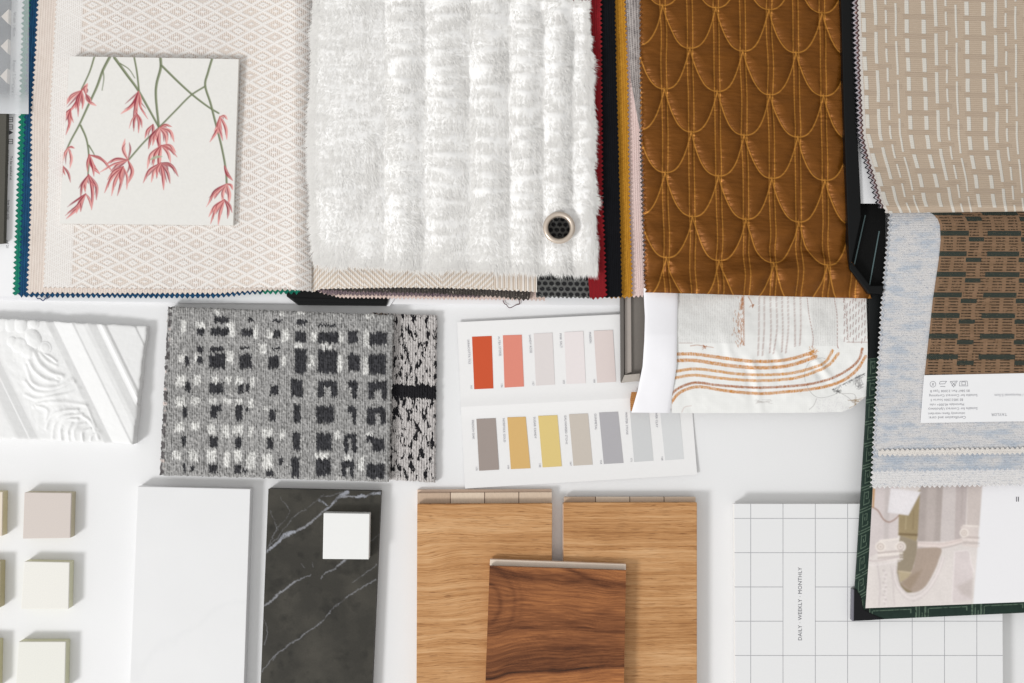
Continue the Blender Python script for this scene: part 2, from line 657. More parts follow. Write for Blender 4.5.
def m_oak(name, seed, straight):
    b = B(name)
    x, y, z = b.obj()
    warp = (b.noise(x * 0.007, y * 0.014, seed, 1.0) - 0.5) * (5.0 if straight else 30.0)
    warp = warp + (b.noise(x * 0.05, y * 0.08, seed + 2.0, 2.0) - 0.5) * 2.5
    yy = y + warp
    ring = b.noise(x * 0.0025, yy * (0.2 if straight else 0.17), seed + 3.0, 5.0, 0.66)
    band = b.noise(x * 0.003, yy * 0.03, seed + 9.0, 2.0)
    fib = b.noise(x * 0.022, yy * 1.1, seed, 4.0, 0.65)
    blotch = b.noise(x * 0.03, y * 0.03, seed + 6.0, 3.0)
    pores = b.noise(x * 0.07, yy * 1.9, seed + 5.0, 2.0).ss(0.57, 0.66)
    t = (ring - 0.5) * 1.5 + (fib - 0.5) * 1.35 + (band - 0.5) * 0.9 + (blotch - 0.5) * 0.35 + 0.5
    col = b.ramp(t, [(0.0, (146, 99, 58)), (0.35, (179, 130, 83)), (0.65, (198, 151, 104)), (1.0, (215, 175, 131))])
    col = b.mix(pores * (ring.ss(0.62, 0.40) * 0.6 + 0.15), col, lin((112, 70, 38)))
    return b.done(col, b.m('ADD', fib * 0.12, 0.42), 0.2, fib + pores * -0.6, 0.12, 0.7)


def m_edgewood():
    b = B('softwood_core')
    x, y, z = b.obj()
    blk = (x / 34.0).floor()
    r = b.rand2(blk, 2.0)
    fib = b.noise(x * 1.2, y * 0.3, z * 0.4, 3.0)
    gap = ((x / 34.0).fract() - 0.5).abs().gt(0.488)
    col = b.mix(r, lin((192, 168, 146)), lin((220, 202, 182)))
    col = b.mix(gap, col, lin((88, 62, 48)))
    return b.done(b.scale(col, 0.85 + fib * 0.3), 0.7, 0.2, fib, 0.1)


def m_attr(name, rough=0.7, spec=0.3, var=0.06, fine=1.0, bump=0.15, sheen=0.0, kx=1.0, ky=1.0, coat=0.0):
    b = B(name)
    u, v = b.uv()
    n = b.noise(u * fine * kx, v * fine * ky, 0.0, 3.0, 0.6)
    big = b.noise(u * 0.03, v * 0.03, 5.0, 3.0)
    col = b.scale(b.attr(), 1.0 + (n - 0.5) * (2 * var) + (big - 0.5) * var)
    return b.done(col, rough, spec, n, bump, 0.8, sheen=sheen, coat=coat)


def m_carpet2():
    b = B('flecked_carpet_pile')
    u, v = b.uv()
    w = (b.noise(u * 0.5, v * 0.12, 2.0, 2.0) - 0.5) * 6.0
    fl = b.noise(u * 0.20, v * 0.075 + w * 0.02, 1.0, 3.0, 0.65)
    fl2 = b.noise(u * 0.4, v * 0.12, 8.0, 2.0, 0.6)
    left = u.ss(20.0, 11.0)  # shadow strip beside the grey carpet, painted into base colour and flecks
    k = (fl + (fl2 - 0.5) * 0.35 + left * 0.045).ss(0.535, 0.56)
    bar = ((v + w * 1.6 + (b.noise(u * 0.9, v * 0.2, 6.0) - 0.5) * 6.0 - 77.0).abs()).lt(6.8)
    k = k.max(bar)
    g = b.noise(u * 1.1, v * 0.35, 0.0, 2.0, 0.6)
    g2 = b.noise(u * 0.7, v * 0.15, 5.0).ss(0.6, 0.72)
    base = b.mix(g2 * 0.6, lin((204, 199, 197)), lin((170, 160, 158)))
    base = b.mix(left, base, lin((150, 130, 116)))
    col = b.mix(k, base, lin((40, 39, 42)))
    rib = (u * (2 * PI / 2.6)).sin() * 0.5 + 0.5
    return b.done(b.scale(col, 0.72 + g * 0.5 + rib * 0.08), 1.0, 0.05, g * 2.0 + rib, 0.9, 1.0)


def m_grid():
    b = B('grid_printed_cover')
    x, y, z = b.obj()
    k = H / (H - 14.0)
    px, py = x * k, y * k
    PLX, PLY = PL_ORIGIN
    X = px + PLX
    Y = PLY - py
    gx = ((X - 750.7) / 32.3)
    gy = ((Y - 518.4) / 34.27)
    dx = ((gx + 0.5).fract() - 0.5).abs() * 32.3
    dy = ((gy + 0.5).fract() - 0.5).abs() * 34.27
    inbox = (gx - 1.5).abs().lt(0.49) * (gy - 2.5).abs().lt(1.49)
    line = dx.min(dy).ss(0.52, 0.15) * (1.0 - inbox)
    n = b.noise(x * 0.9, y * 0.9, 0.0, 3.0)
    ink = b.noise(x * 0.3, y * 0.3, 4.0) * 0.4 + 0.6
    col = b.mix(line * ink, lin((229, 229, 230)), lin((138, 138, 144)))
    return b.done(b.scale(col, 0.985 + (n - 0.5) * 0.05), 0.6, 0.25, n, 0.05)


def m_key(name='greek_key_bookcloth', vert=True, start=70.0):
    b = B(name)
    u, v = b.uv()
    if not vert: u, v = v, u
    T = 22.0 if vert else 56.0
    c = (v / T).fract() * T
    a = u
    n = b.noise(u * 1.1, v * 1.1, 0.0, 3.0)
    n2 = b.noise(u * 0.25, v * 0.25, 4.0, 2.0)

    def ln(e, w=0.45): return e.abs().ss(w + 0.3, w - 0.25)
    cross = ln(c - 1.2, 0.5).max(ln(c - 4.0, 0.5))
    if vert:
        key = ln(a - 4.0) * c.gt(6.0) * c.lt(20.0)
        key = key.max(ln(a - 9.5) * c.gt(8.0) * c.lt(14.0))
        key = key.max(ln(c - 7.5) * a.gt(4.0) * a.lt(10.0))
        key = key.max(ln(c - 14.0) * a.gt(6.5) * a.lt(10.0))
        key = key.max(ln(a - 6.8, 0.5) * c.gt(10.5) * c.lt(14.0))
        key = key.max(ln(c - 19.5) * a.gt(4.0) * a.lt(11.0))
        key = key.max(ln(a - 11.0) * c.gt(16.0) * c.lt(19.5))
    else:
        cross = ln(c - 3.0, 0.9).max(ln(c - 6.0, 0.5)).max(ln(c - 12.0, 0.9)).max(ln(c - 9.0, 0.4) * a.gt(9.0))
        cross = cross.max(ln(c - 15.0, 0.4) * a.gt(5.0))
        key = ln(a - 5.0, 0.45) * c.gt(16.0) * c.lt(54.0)
        key = key.max(ln(c - 53.5, 0.6) * a.gt(4.5) * a.lt(9.0))
    pat = key.max(cross) * n2.ss(0.25, 0.5)
    col = b.mix(pat * (0.35 + n * 0.6), b.mix(n2, lin((24, 40, 34)), lin((36, 56, 48))), lin((104, 124, 106)))
    blk = v.lt(start) if vert else v.lt(12.0)
    col = b.mix(blk, col, lin((16, 19, 20)))
    return b.done(b.scale(col, 0.9 + (n - 0.5) * 0.5), 0.55, 0.2, n, 0.15)


def m_fur():
    b = B('white_fur')
    g = b.nt.nodes.new('ShaderNodeNewGeometry')
    rp = E(b, g.outputs['Random Per Island'])
    col = b.mix(rp, lin((251, 249, 246)), lin((255, 253, 250)))
    b.done(col, 0.9, 0.05, sheen=0.0)
    # a hair scatters round its axis: shade with a normal leaning to the pile's own up direction
    vm = b.nt.nodes.new('ShaderNodeVectorMath')
    vm.operation = 'MULTIPLY_ADD'
    b.nt.links.new(g.outputs['Normal'], vm.inputs[0])
    vm.inputs[1].default_value = (0.45, 0.45, 0.45)
    vm.inputs[2].default_value = (0, 0, 1)
    vn = b.nt.nodes.new('ShaderNodeVectorMath')
    vn.operation = 'NORMALIZE'
    b.nt.links.new(vm.outputs[0], vn.inputs[0])
    b.nt.links.new(vn.outputs[0], b.bsdf.inputs['Normal'])
    tr = b.nt.nodes.new('ShaderNodeBsdfTranslucent')
    b.put(tr.inputs[0], col)
    mx = b.nt.nodes.new('ShaderNodeMixShader')
    mx.inputs[0].default_value = 0.12
    out = b.nt.nodes['Material Output']
    b.nt.links.new(b.bsdf.outputs[0], mx.inputs[1])
    b.nt.links.new(tr.outputs[0], mx.inputs[2])
    b.nt.links.new(mx.outputs[0], out.inputs[0])
    return b.mat


def m_acetate():
    b = B('clear_acetate')
    x, y, z = b.obj()
    n = b.noise(x * 0.03, y * 0.015, 0.0, 2.0)
    col = lin((228, 230, 233))
    b.done(col, 0.25, 0.5)
    tr = b.nt.nodes.new('ShaderNodeBsdfTransparent')
    mx = b.nt.nodes.new('ShaderNodeMixShader')
    b.put(mx.inputs[0], n * 0.16 + y.ss(-50.0, -74.0) * 0.35 + 0.16)  # lower-edge highlight mixed in as a paler, more opaque band
    out = b.nt.nodes['Material Output']
    b.nt.links.new(tr.outputs[0], mx.inputs[1])
    b.nt.links.new(b.bsdf.outputs[0], mx.inputs[2])
    b.nt.links.new(mx.outputs[0], out.inputs[0])
    return b.mat


def m_net():
    b = B('black_net_cloth')
    u, v = b.uv()
    x, y = u / 6.4, v / 5.4
    d = b.voro(x + (v / 5.4).floor() * 0.0, y, 'DISTANCE_TO_EDGE')
    row = y.floor()
    xx = x + row * 0.5
    fx = (xx.fract() - 0.5).abs()
    fy = (y.fract() - 0.5).abs()
    r = (fx * fx + fy * fy).pow(0.5)
    cell = r.ss(0.30, 0.44)
    n = b.noise(u * 0.9, v * 0.9)
    n2 = b.noise(u * 0.4, v * 0.4, 3.0)
    col = b.mix(cell * (0.4 + n * 0.6), lin((34, 34, 36)), lin((108, 108, 106)))
    col = b.mix(n2.ss(0.62, 0.7) * 0.4, col, lin((150, 150, 148)))
    return b.done(col, 0.8, 0.2, cell + n * 0.4, 0.8, 1.0)


# ------------------------------------------------------------------ materials
M_DESK = m_desk()
M_PAPER = m_plain('white_paper', (236, 236, 238), 0.012, 0.1, 0.7, 0.2)
M_CARD = m_plain('white_card_stock', (233, 232, 232), 0.012, 0.2, 0.7, 0.2)
M_BLACK = m_plain('black_plastic', (12, 13, 14), 0.15, 0.3, 0.36, 0.18)
M_BLACKCLOTH = m_plain('black_book_cloth', (15, 15, 15), 0.3, 0.6, 0.8, 0.12, bump=0.1)
M_INK = m_plain('grey_ink', (150, 150, 156), 0.05, 0.5, 0.8, 0.1)
M_DARKINK = m_plain('dark_ink', (74, 74, 80), 0.05, 0.5, 0.8, 0.1)
M_TILEW = m_plain('white_glaze', (233, 233, 232), 0.012, 0.2, 0.35, 0.4)

# ------------------------------------------------------------------ table
desk = slab('table_surface', [(-700, -500), (1724, -500), (1724, 1180), (-700, 1180)], -30, 0, M_DESK, None, 1.0)
tag(desk, kind='structure')

# ------------------------------------------------------------------ small stone tiles at the left
TILE_T = 12.0


def m_tile(name, c):
    b = B(name)
    x, y, z = b.obj()
    n = b.noise(x * 0.9, y * 0.9, z * 0.5, 3.0, 0.6)
    sp = b.noise(x * 1.6, y * 1.6, 3.0, 2.0)
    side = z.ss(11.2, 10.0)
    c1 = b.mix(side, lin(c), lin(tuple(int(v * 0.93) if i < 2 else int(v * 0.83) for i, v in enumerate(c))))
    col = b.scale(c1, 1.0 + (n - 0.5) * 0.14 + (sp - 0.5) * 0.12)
    return b.done(col, 0.55, 0.3, n, 0.06)


tiles = [
    ([(24.4, 492.5), (71.2, 493), (70, 538), (22.8, 538.7)], (206, 196, 190), 'taupe square stone tile, topmost of the fully visible tile column'),
    ([(24.3, 561.5), (69.3, 562.4), (68.3, 609), (21, 609)], (228, 226, 220), 'warm cream square stone tile, middle of the fully visible tile column'),
    ([(18.7, 641.8), (65.5, 641.8), (64.5, 689), (15.6, 690)], (224, 223, 216), 'greenish cream square stone tile cut by the bottom edge of the photo, right tile column'),
    ([(-45, 492), (2.5, 492), (1.8, 536), (-46, 536)], (222, 210, 194), 'beige tile mostly cut off by the left edge, beside the taupe tile'),
    ([(-47, 562), (0.0, 562), (-0.7, 608), (-48, 608)], (196, 186, 168), 'dark sand tile mostly cut off by the left edge, beside the warm cream tile'),
    ([(-50, 640), (-2.2, 641), (-3.2, 688), (-51, 688)], (214, 208, 194), 'pale sand tile mostly cut off by the left edge, lowest of its column'),
]
for p, c, lab in tiles:
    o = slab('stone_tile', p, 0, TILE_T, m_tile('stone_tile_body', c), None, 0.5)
    tag(o, lab, 'tile', 'small square stone tiles at the left')

# white marble tile
def m_whitemarble():
    b = B('white_marble')
    x, y, z = b.obj()
    d = (b.noise(x * 0.012, y * 0.012, 1.0, 4.0) - 0.5) * 90.0
    v = ((x * 0.5 - y * 0.8 + d) * 0.018).sin().abs().ss(0.10, 0.0)
    cl = b.noise(x * 0.02, y * 0.02, 5.0, 4.0)
    g = b.noise(x * 1.0, y * 1.0, 2.0, 3.0)
    col = b.mix(v * 0.10, lin((227, 227, 228)), lin((206, 207, 209)))
    col = b.scale(col, 0.99 + (cl - 0.5) * 0.05 + (g - 0.5) * 0.04)
    return b.done(col, 0.4, 0.35, g, 0.04)


o = slab('marble_tile', [(137.7, 486.4), (250.4, 489), (241, 775), (126, 770)], 0, 12, m_whitemarble(), None, 0.6)
tag(o, 'large white rectangular marble tile, left of the dark veined tile', 'tile')

# dark marble tile
def vein_cols(PX, PY, U, V):
    p = Paint(PX, PY, (54, 52, 47))
    n = fbm(PX * 0.045, PY * 0.045, 11, 5)
    p.blend(np.clip(n * 1.1 + 0.25, 0, 1) * 0.8, (74, 71, 64))
    n = fbm(PX * 0.11 + 30, PY * 0.11, 14, 4)
    p.blend(np.clip(n * 1.8 - 0.2, 0, 1) * 0.6, (31, 30, 27))
    Z = lambda q: [(230 + a / 3.205, 470 + c / 3.205) for a, c in q]
    jx = 1.6 * fbm(PX * 0.18, PY * 0.18, 21)
    jy = 1.6 * fbm(PX * 0.18, PY * 0.18, 25)
    X0, Y0 = p.X, p.Y
    p.X, p.Y = PX + jx + 0.5 * vnoise(PX, PY, 27), PY + jy + 0.5 * vnoise(PX, PY, 28)
    keep = p.c.copy()
    vc = (150, 151, 157)
    p.stroke(Z([(485, 74), (455, 76), (420, 84), (380, 84), (345, 92), (310, 125), (255, 170), (205, 200), (160, 225), (118, 264)]), 1.6, 1.8, vc, 0.75)
    for q, wd in (([(205, 198), (165, 216), (150, 236), (122, 260)], 3.4), ([(378, 70), (345, 92), (335, 100)], 4.0), ([(430, 82), (405, 86)], 3.0), ([(480, 74), (450, 77)], 2.6), ([(285, 97), (310, 112)], 2.4), ([(350, 90), (312, 122)], 2.2)):
        p.stroke(Z(q), wd, wd * 0.5, (158, 161, 170), 0.8, 0.6)
    p.stroke(Z([(365, 290), (330, 318), (300, 335), (292, 350)]), 1.6, 0.6, vc, 0.75)
    p.stroke(Z([(258, 335), (228, 350), (205, 360), (160, 395), (112, 436)]), 1.0, 1.8, vc, 0.75)
    p.stroke(Z([(468, 350), (400, 390), (345, 430), (318, 458), (290, 490), (220, 540), (150, 590), (103, 644)]), 0.9, 0.9, vc, 0.6)
    p.stroke(Z([(345, 430), (318, 456)]), 1.8, 1.0, vc, 0.5)
    for q in ([(162, 88), (190, 140), (150, 190), (125, 242)], [(128, 130), (155, 190)], [(300, 80), (250, 120), (205, 150), (160, 205), (120, 250)], [(390, 360), (430, 335), (470, 300)], [(480, 205), (440, 235), (366, 290)], [(380, 66), (330, 80), (290, 85)], [(110, 480), (120, 505), (112, 560)], [(228, 300), (240, 312)], [(265, 298), (268, 312)], [(148, 590), (140, 612)]):
        p.stroke(Z(q), 0.5, 0.7, vc, 0.45)
    p.X, p.Y = X0, Y0
    fade = np.clip(0.75 + 0.9 * fbm(PX * 0.12, PY * 0.12, 29, 3) + 0.35 * vnoise(PX * 0.9, PY * 0.9, 30), 0.1, 1)[..., None]
    return keep * (1 - fade) + p.c * fade


DT = [(268.4, 488.8), (381, 491.3), (368, 775), (257, 775)]
t = thing('marble_tile', W(320, 600, 0), 'dark charcoal marble tile with white veins under a small white square', 'tile')
slab('tile_body', [(268.5, 488.9), (380.9, 491.4), (368, 775), (257.1, 775)], 0, 9.5, m_plain('charcoal_stone', (62, 60, 56), 0.1), t, 0.3)
sheet('tile_face', DT, 10, m_attr('charcoal_marble', 0.4, 0.2, 0.2, 0.6, 0.03), t, 0.6, col=vein_cols, thick=1.0)
o = slab('glazed_tile', [(323.6, 513), (369.6, 513.7), (368.7, 559.4), (322.7, 559)], 10, 21, M_TILEW, None, 0.6)
tag(o, 'small glossy white square tile lying on the dark marble tile', 'tile')

# ------------------------------------------------------------------ plaster moulding
def plaster_disp(PX, PY, U, V):
    X, Y = PX * 4.556, (PY - 300) * 4.556
    s = 0.9 * X - 0.44 * Y
    t = 0.44 * X + 0.9 * Y
    prof = np.interp(s, [-400, -200, -190, -152, -148, -118, -110, 148, 178, 183, 256, 264, 300, 318, 343, 350, 361, 372, 382, 392, 500, 506, 560, 700],
                     [10, 10, 9.6, 6, 6.3, 3.2, 3, 5.0, 2.2, 2.6, 8.4, 7.5, 8.2, 7.6, 5.2, 4.4, 5.0, 7.2, 6.8, 4.6, 2.6, 1.2, 0.6, 0])
    h = prof + 0.25 * fbm(X * 0.05, Y * 0.05, 3)
    orn = np.zeros_like(X)

    def dome(cx, cy, r, a, ex=1.0, rot=0):
        c, sn = math.cos(rot), math.sin(rot)
        dx, dy = (X - cx) * c + (Y - cy) * sn, -(X - cx) * sn + (Y - cy) * c
        q = np.clip(1 - (dx / r) ** 2 - (dy / (r * ex)) ** 2, 0, 1)
        return a * np.sqrt(q)
    for d in ((158, 108, 27, 5.5), (212, 218, 30, 5.5), (100, 108, 30, 6, 1.4), (160, 175, 34, 7, 1.35, -0.5), (50, 105, 26, 4, 1.6), (92, 205, 38, 4.5, 0.9), (135, 235, 30, 4.5), (60, 190, 24, 5), (272, 350, 16, 4.5), (358, 515, 15, 3.5), (10, 100, 28, 4, 1.5)):
        orn = np.maximum(orn, dome(*d))
    P = Paint(X, Y, (0, 0, 0))

    def ridge(pts, w, a):
        pts = smooth_line(pts)
        d = np.full(X.shape, 1e9)
        k = P.box(pts, w * 2)
        dd = P.dist(pts, X[k], Y[k], 0, 0)
        d[k] = dd
        return a * np.exp(-(d / (w * 0.36)) ** 2) * (1 + 0.5 * vnoise(X * 0.02, Y * 0.02, int(pts[0][0]) % 50))
    for pts, w, a in (
            ([(165, 240), (190, 290), (240, 330), (290, 345)], 30, 5), ([(190, 240), (220, 275), (262, 300)], 24, 5),
            ([(210, 245), (240, 262), (262, 280)], 18, 4), ([(140, 280), (165, 325), (215, 360), (265, 372)], 26, 4.5),
            ([(125, 300), (150, 370), (205, 398), (280, 392), (330, 362)], 26, 4.5), ([(120, 370), (165, 415), (235, 420), (300, 400), (345, 372)], 26, 4),
            ([(118, 430), (170, 450), (240, 440), (320, 425), (372, 400)], 24, 3.5),
            ([(170, 480), (220, 500), (215, 545)], 26, 4), ([(160, 485), (190, 470), (260, 462), (340, 470), (400, 480)], 24, 4),
            ([(215, 585), (235, 535), (290, 505), (360, 500)], 22, 4.5), ([(245, 625), (255, 565), (300, 530), (380, 520)], 22, 4.5),
            ([(285, 640), (285, 580), (315, 545), (360, 540)], 22, 4.5), ([(320, 640), (318, 595), (335, 560)], 20, 4),
            ([(350, 640), (345, 600), (362, 570), (395, 560)], 20, 4.5), ([(385, 640), (385, 600), (420, 585)], 18, 4),
            ([(420, 640), (425, 618), (450, 600)], 16, 3.5), ([(400, 470), (420, 530), (440, 580)], 18, 3),
            ([(370, 520), (410, 545), (435, 580), (455, 630)], 22, 4)):
        orn = np.maximum(orn, ridge(pts, w, a))
    for cx, cy, r in ((158, 108, 20), (212, 218, 22)):
        d = np.hypot(X - cx, Y - cy)
        orn -= 1.3 * np.exp(-((d - r) / 4.0) ** 2)
    orn = 0.62 * orn + ridge([(130, 210), (220, 400), (330, 560), (400, 640)], 150, 3.4)
    mask = np.clip((s + 112) / 20, 0, 1) * np.clip((166 - s) / 18, 0, 1)
    h = h * 0.62 + (orn * 0.42 + 0.5 * fbm(X * 0.03, Y * 0.03, 44, 3)) * mask
    edge = np.minimum(np.minimum(U, 1 - U) * 190, np.minimum(V, 1 - V) * 120)
    return h - 0.8 * np.exp(-edge / 0.8)


def plaster_warp(PX, PY, U, V, w, h):
    j = 1.6 * fbm(PY * 0.08, PY * 0 + 2, 8)
    return PX + j * np.clip((U - 0.9) * 10, 0, 1), PY + 0.6 * vnoise(PX * 0.2, PY * 0, 4) * (np.clip(1 - V * 20, 0, 1) + np.clip(1 - (1 - V) * 20, 0, 1))


M_PLASTER = m_plain('white_plaster', (231, 231, 231), 0.02, 0.1, 0.8, 0.2, bump=0.06)
o = sheet('plaster_moulding', [(-45, 316), (146.5, 326.5), (134.3, 443.5), (-45, 436)], 9, M_PLASTER, None, 0.6, plaster_warp, disp=plaster_disp, thick=24)
tag(o, 'white carved plaster moulding sample with leaf ornament and diagonal ridges', 'moulding')

# ------------------------------------------------------------------ carpets
BLK = [(245, 85, 50, 18), (345, 85, 20, 10), (435, 88, 30, 8), (517, 93, 36, 16), (605, 103, 64, 8), (238, 125, 64, 26), (172, 125, 22, 24), (332, 130, 40, 24),
       (432, 133, 22, 26), (514, 142, 36, 36), (608, 145, 72, 36), (692, 143, 32, 44), (778, 150, 60, 44), (228, 185, 44, 16), (172, 187, 20, 18), (325, 182, 30, 6),
       (430, 183, 30, 6), (230, 226, 56, 48), (326, 228, 44, 46), (422, 230, 36, 44), (514, 225, 40, 85), (606, 226, 66, 80), (696, 230, 38, 60), (776, 236, 62, 70),
       (170, 222, 18, 26), (127, 226, 14, 30), (226, 318, 50, 34), (310, 320, 16, 30), (332, 320, 12, 30), (424, 325, 26, 34), (502, 318, 40, 60), (606, 302, 64, 22),
       (584, 325, 20, 44), (628, 325, 20, 44), (692, 305, 30, 26), (698, 330, 16, 40), (778, 310, 64, 32), (756, 338, 20, 34), (800, 338, 16, 34), (130, 315, 16, 30),
       (226, 388, 36, 22), (218, 408, 22, 28), (304, 402, 22, 50), (120, 400, 14, 40), (418, 412, 20, 34), (502, 405, 24, 60), (598, 408, 60, 60), (688, 390, 26, 22),
       (698, 415, 14, 50), (770, 396, 60, 22), (756, 425, 30, 36), (796, 420, 16, 50), (332, 392, 12, 14), (218, 503, 26, 36), (302, 505, 22, 34), (116, 500, 14, 36),
       (410, 508, 20, 40), (500, 498, 24, 64), (594, 502, 52, 60), (670, 505, 14, 60), (697, 505, 16, 60), (684, 482, 42, 16), (752, 490, 24, 20), (780, 510, 40, 44),
       (216, 592, 28, 30), (300, 595, 22, 30), (118, 590, 8, 36), (144, 592, 10, 20), (408, 607, 22, 22), (446, 568, 12, 30), (496, 588, 26, 70), (592, 588, 50, 60),
       (675, 575, 42, 22), (662, 600, 14, 40), (690, 598, 12, 44), (770, 600, 64, 50), (322, 600, 10, 14)]
WHT = [(115, 110, 12, 40), (172, 102, 28, 18), (275, 118, 24, 42), (360, 130, 12, 36), (462, 138, 18, 32), (408, 132, 16, 24), (560, 140, 14, 26), (650, 145, 14, 30),
       (740, 150, 16, 50), (385, 183, 22, 26), (508, 172, 22, 16), (605, 178, 30, 14), (112, 218, 24, 24), (162, 215, 16, 22), (272, 212, 22, 36), (222, 208, 22, 10),
       (458, 225, 12, 30), (552, 228, 14, 36), (648, 232, 14, 50), (738, 240, 14, 50), (106, 292, 28, 32), (162, 290, 20, 22), (222, 290, 16, 20), (268, 290, 16, 18),
       (306, 292, 22, 20), (350, 300, 10, 30), (104, 366, 28, 30), (158, 362, 22, 20), (214, 362, 18, 18), (265, 362, 22, 16), (304, 368, 20, 20), (345, 372, 12, 26),
       (398, 388, 16, 10), (100, 450, 26, 24), (155, 447, 22, 22), (210, 460, 22, 30), (258, 465, 24, 40), (300, 462, 30, 26), (345, 468, 12, 30), (400, 470, 30, 24),
       (452, 478, 14, 22), (640, 480, 12, 20), (750, 482, 14, 20), (92, 545, 24, 24), (148, 550, 26, 34), (210, 548, 26, 36), (262, 560, 16, 46), (300, 548, 22, 34),
       (345, 565, 26, 44), (402, 568, 30, 40), (720, 575, 18, 40), (675, 560, 20, 16), (585, 550, 40, 10), (230, 60, 14, 10), (515, 62, 20, 10), (750, 72, 24, 10), (450, 62, 10, 10)]


def pile(PX, PY, s):
    return vnoise(PX * 1.0, PY * 0.45, s) * 0.6 + vnoise(PX * 0.55, PY * 0.9, s + 1) * 0.4


def carpet_cols(PX, PY, U, V):
    X, Y = (PX - 150) * 3.413, (PY - 295) * 3.413
    # pile blocks, ragged along the rows
    jx = 2.2 * vnoise(X * 0.13, Y * 0.09, 31) + 3 * vnoise(X * 0.4, Y * 0.3, 32)
    jy = 7.0 * vnoise(X * 0.30, Y * 0.03, 33) + 4 * vnoise(X * 0.5, Y * 0.3, 34)
    XX, YY = X + jx, Y + jy
    p = Paint(PX, PY, (152, 151, 150))
    rib = 0.5 + 0.5 * np.sin(PX * 2 * math.pi / 2.3 + 1.2 * vnoise(PX * 0.3, PY * 0.1, 36))
    g = pile(PX, PY, 37)
    k = np.zeros_like(PX)
    for cx, cy, w, h in WHT:
        k = np.maximum(k, np.clip((1.15 - np.maximum(np.abs(XX - cx) / (w / 2 + 2), np.abs(YY - cy) / (h / 2 + 2))) * 4, 0, 1))
    p.blend(k * 0.85, (216, 215, 212))
    k = np.zeros_like(PX)
    for cx, cy, w, h in BLK:
        k = np.maximum(k, np.clip((1.08 - np.maximum(np.abs(XX - cx) / (w / 2 + 1), np.abs(YY - cy) / (h / 2 + 1))) * 5.5, 0, 1))
    p.blend(k, (58, 58, 61))
    sp = vnoise(X * 0.35, Y * 0.10, 41)
    p.blend(np.clip((sp - 0.62) * 6, 0, 1) * 0.4 * (1 - k), (212, 210, 206))
    p.blend(np.clip((-sp - 0.62) * 6, 0, 1) * 0.5, (90, 90, 92))
    # overcast left edge with dark and reddish flecks
    le = np.clip(1 - U * 228 / 5.0, 0, 1) > 0.15
    e = vnoise(PX * 0.2, PY * 0.28, 43)
    p.blend(le * (e > 0.0) * 0.75, (62, 56, 58))
    p.blend(le * (e < -0.55) * 0.6, (206, 190, 184))
    f = 1.0 + 0.55 * g + 0.3 * (rib - 0.5)
    return np.clip(p.c * f[..., None], 0.004, 0.95)


def carpet_disp(PX, PY, U, V):
    rib = 0.5 + 0.5 * np.sin(PX * 2 * math.pi / 2.3)
    e = np.minimum(np.minimum(U, 1 - U) * 226, np.minimum(V, 1 - V) * 168)
    return 0.9 * pile(PX, PY, 37) + 0.5 * rib - 1.6 * np.exp(-e / 1.2)


def rough_edge(a=0.8, f=0.6):
    def w_(PX, PY, U, V, w, h):
        k = np.clip(1 - np.minimum(np.minimum(U, 1 - U) * w, np.minimum(V, 1 - V) * h) / 3, 0, 1)
        return PX + a * k * vnoise(PX * f, PY * f, 3), PY + a * k * vnoise(PX * f, PY * f, 9)
    return w_


M_CBACK = m_plain('carpet_backing', (120, 116, 112), 0.2, 0.8, 0.95, 0.1)
t = thing('carpet_sample', W(410, 400, 0), 'pinkish white carpet sample with black flecks and one black bar, under the grey carpet', 'carpet sample')
slab('backing', [(374, 317), (435.5, 317), (434, 481), (370, 478)], 0, 2.5, M_CBACK, t, 0.3)
sheet('pile', [(372, 313), (436.5, 315.5), (435, 482.5), (368, 479)], 8, m_carpet2(), t, 0.8, rough_edge(), disp=lambda PX, PY, U, V: 1.0 * pile(PX, PY, 51) - 1.2 * np.exp(-np.minimum(np.minimum(U, 1 - U) * 64, np.minimum(V, 1 - V) * 168) / 1.2), thick=5.3)
t = thing('carpet_sample', W(276, 392, 0), 'grey ribbed carpet sample with a grid of black and white blocks', 'carpet sample')
slab('backing', [(168, 308), (392, 316), (387.5, 480.5), (161, 474)], 0, 10, M_CBACK, t, 0.3)
sheet('pile', [(167.5, 306.7), (393.5, 315), (388.8, 482), (159.4, 475.2)], 16, m_attr('grey_carpet_pile', 1.0, 0.05, 0.18, 0.9, 0.5, kx=1.3, ky=0.7), t, 0.6, rough_edge(), col=carpet_cols, disp=carpet_disp, thick=6.0)

# ------------------------------------------------------------------ colour card
CZ = lambda a, c: (440 + a / 3.596, 300 + c / 3.596)


def card_z(x, y):
    return 2.0


t = thing('colour_card', W(575, 400, 0), 'folded white paint colour card with red, pink, grey and yellow chips', 'colour card')


def cz_fn(PX, PY, U, V):
    return 1.6 + 3.0 * np.clip(1 - V * 3, 0, 1) ** 2 + 0.0 * U


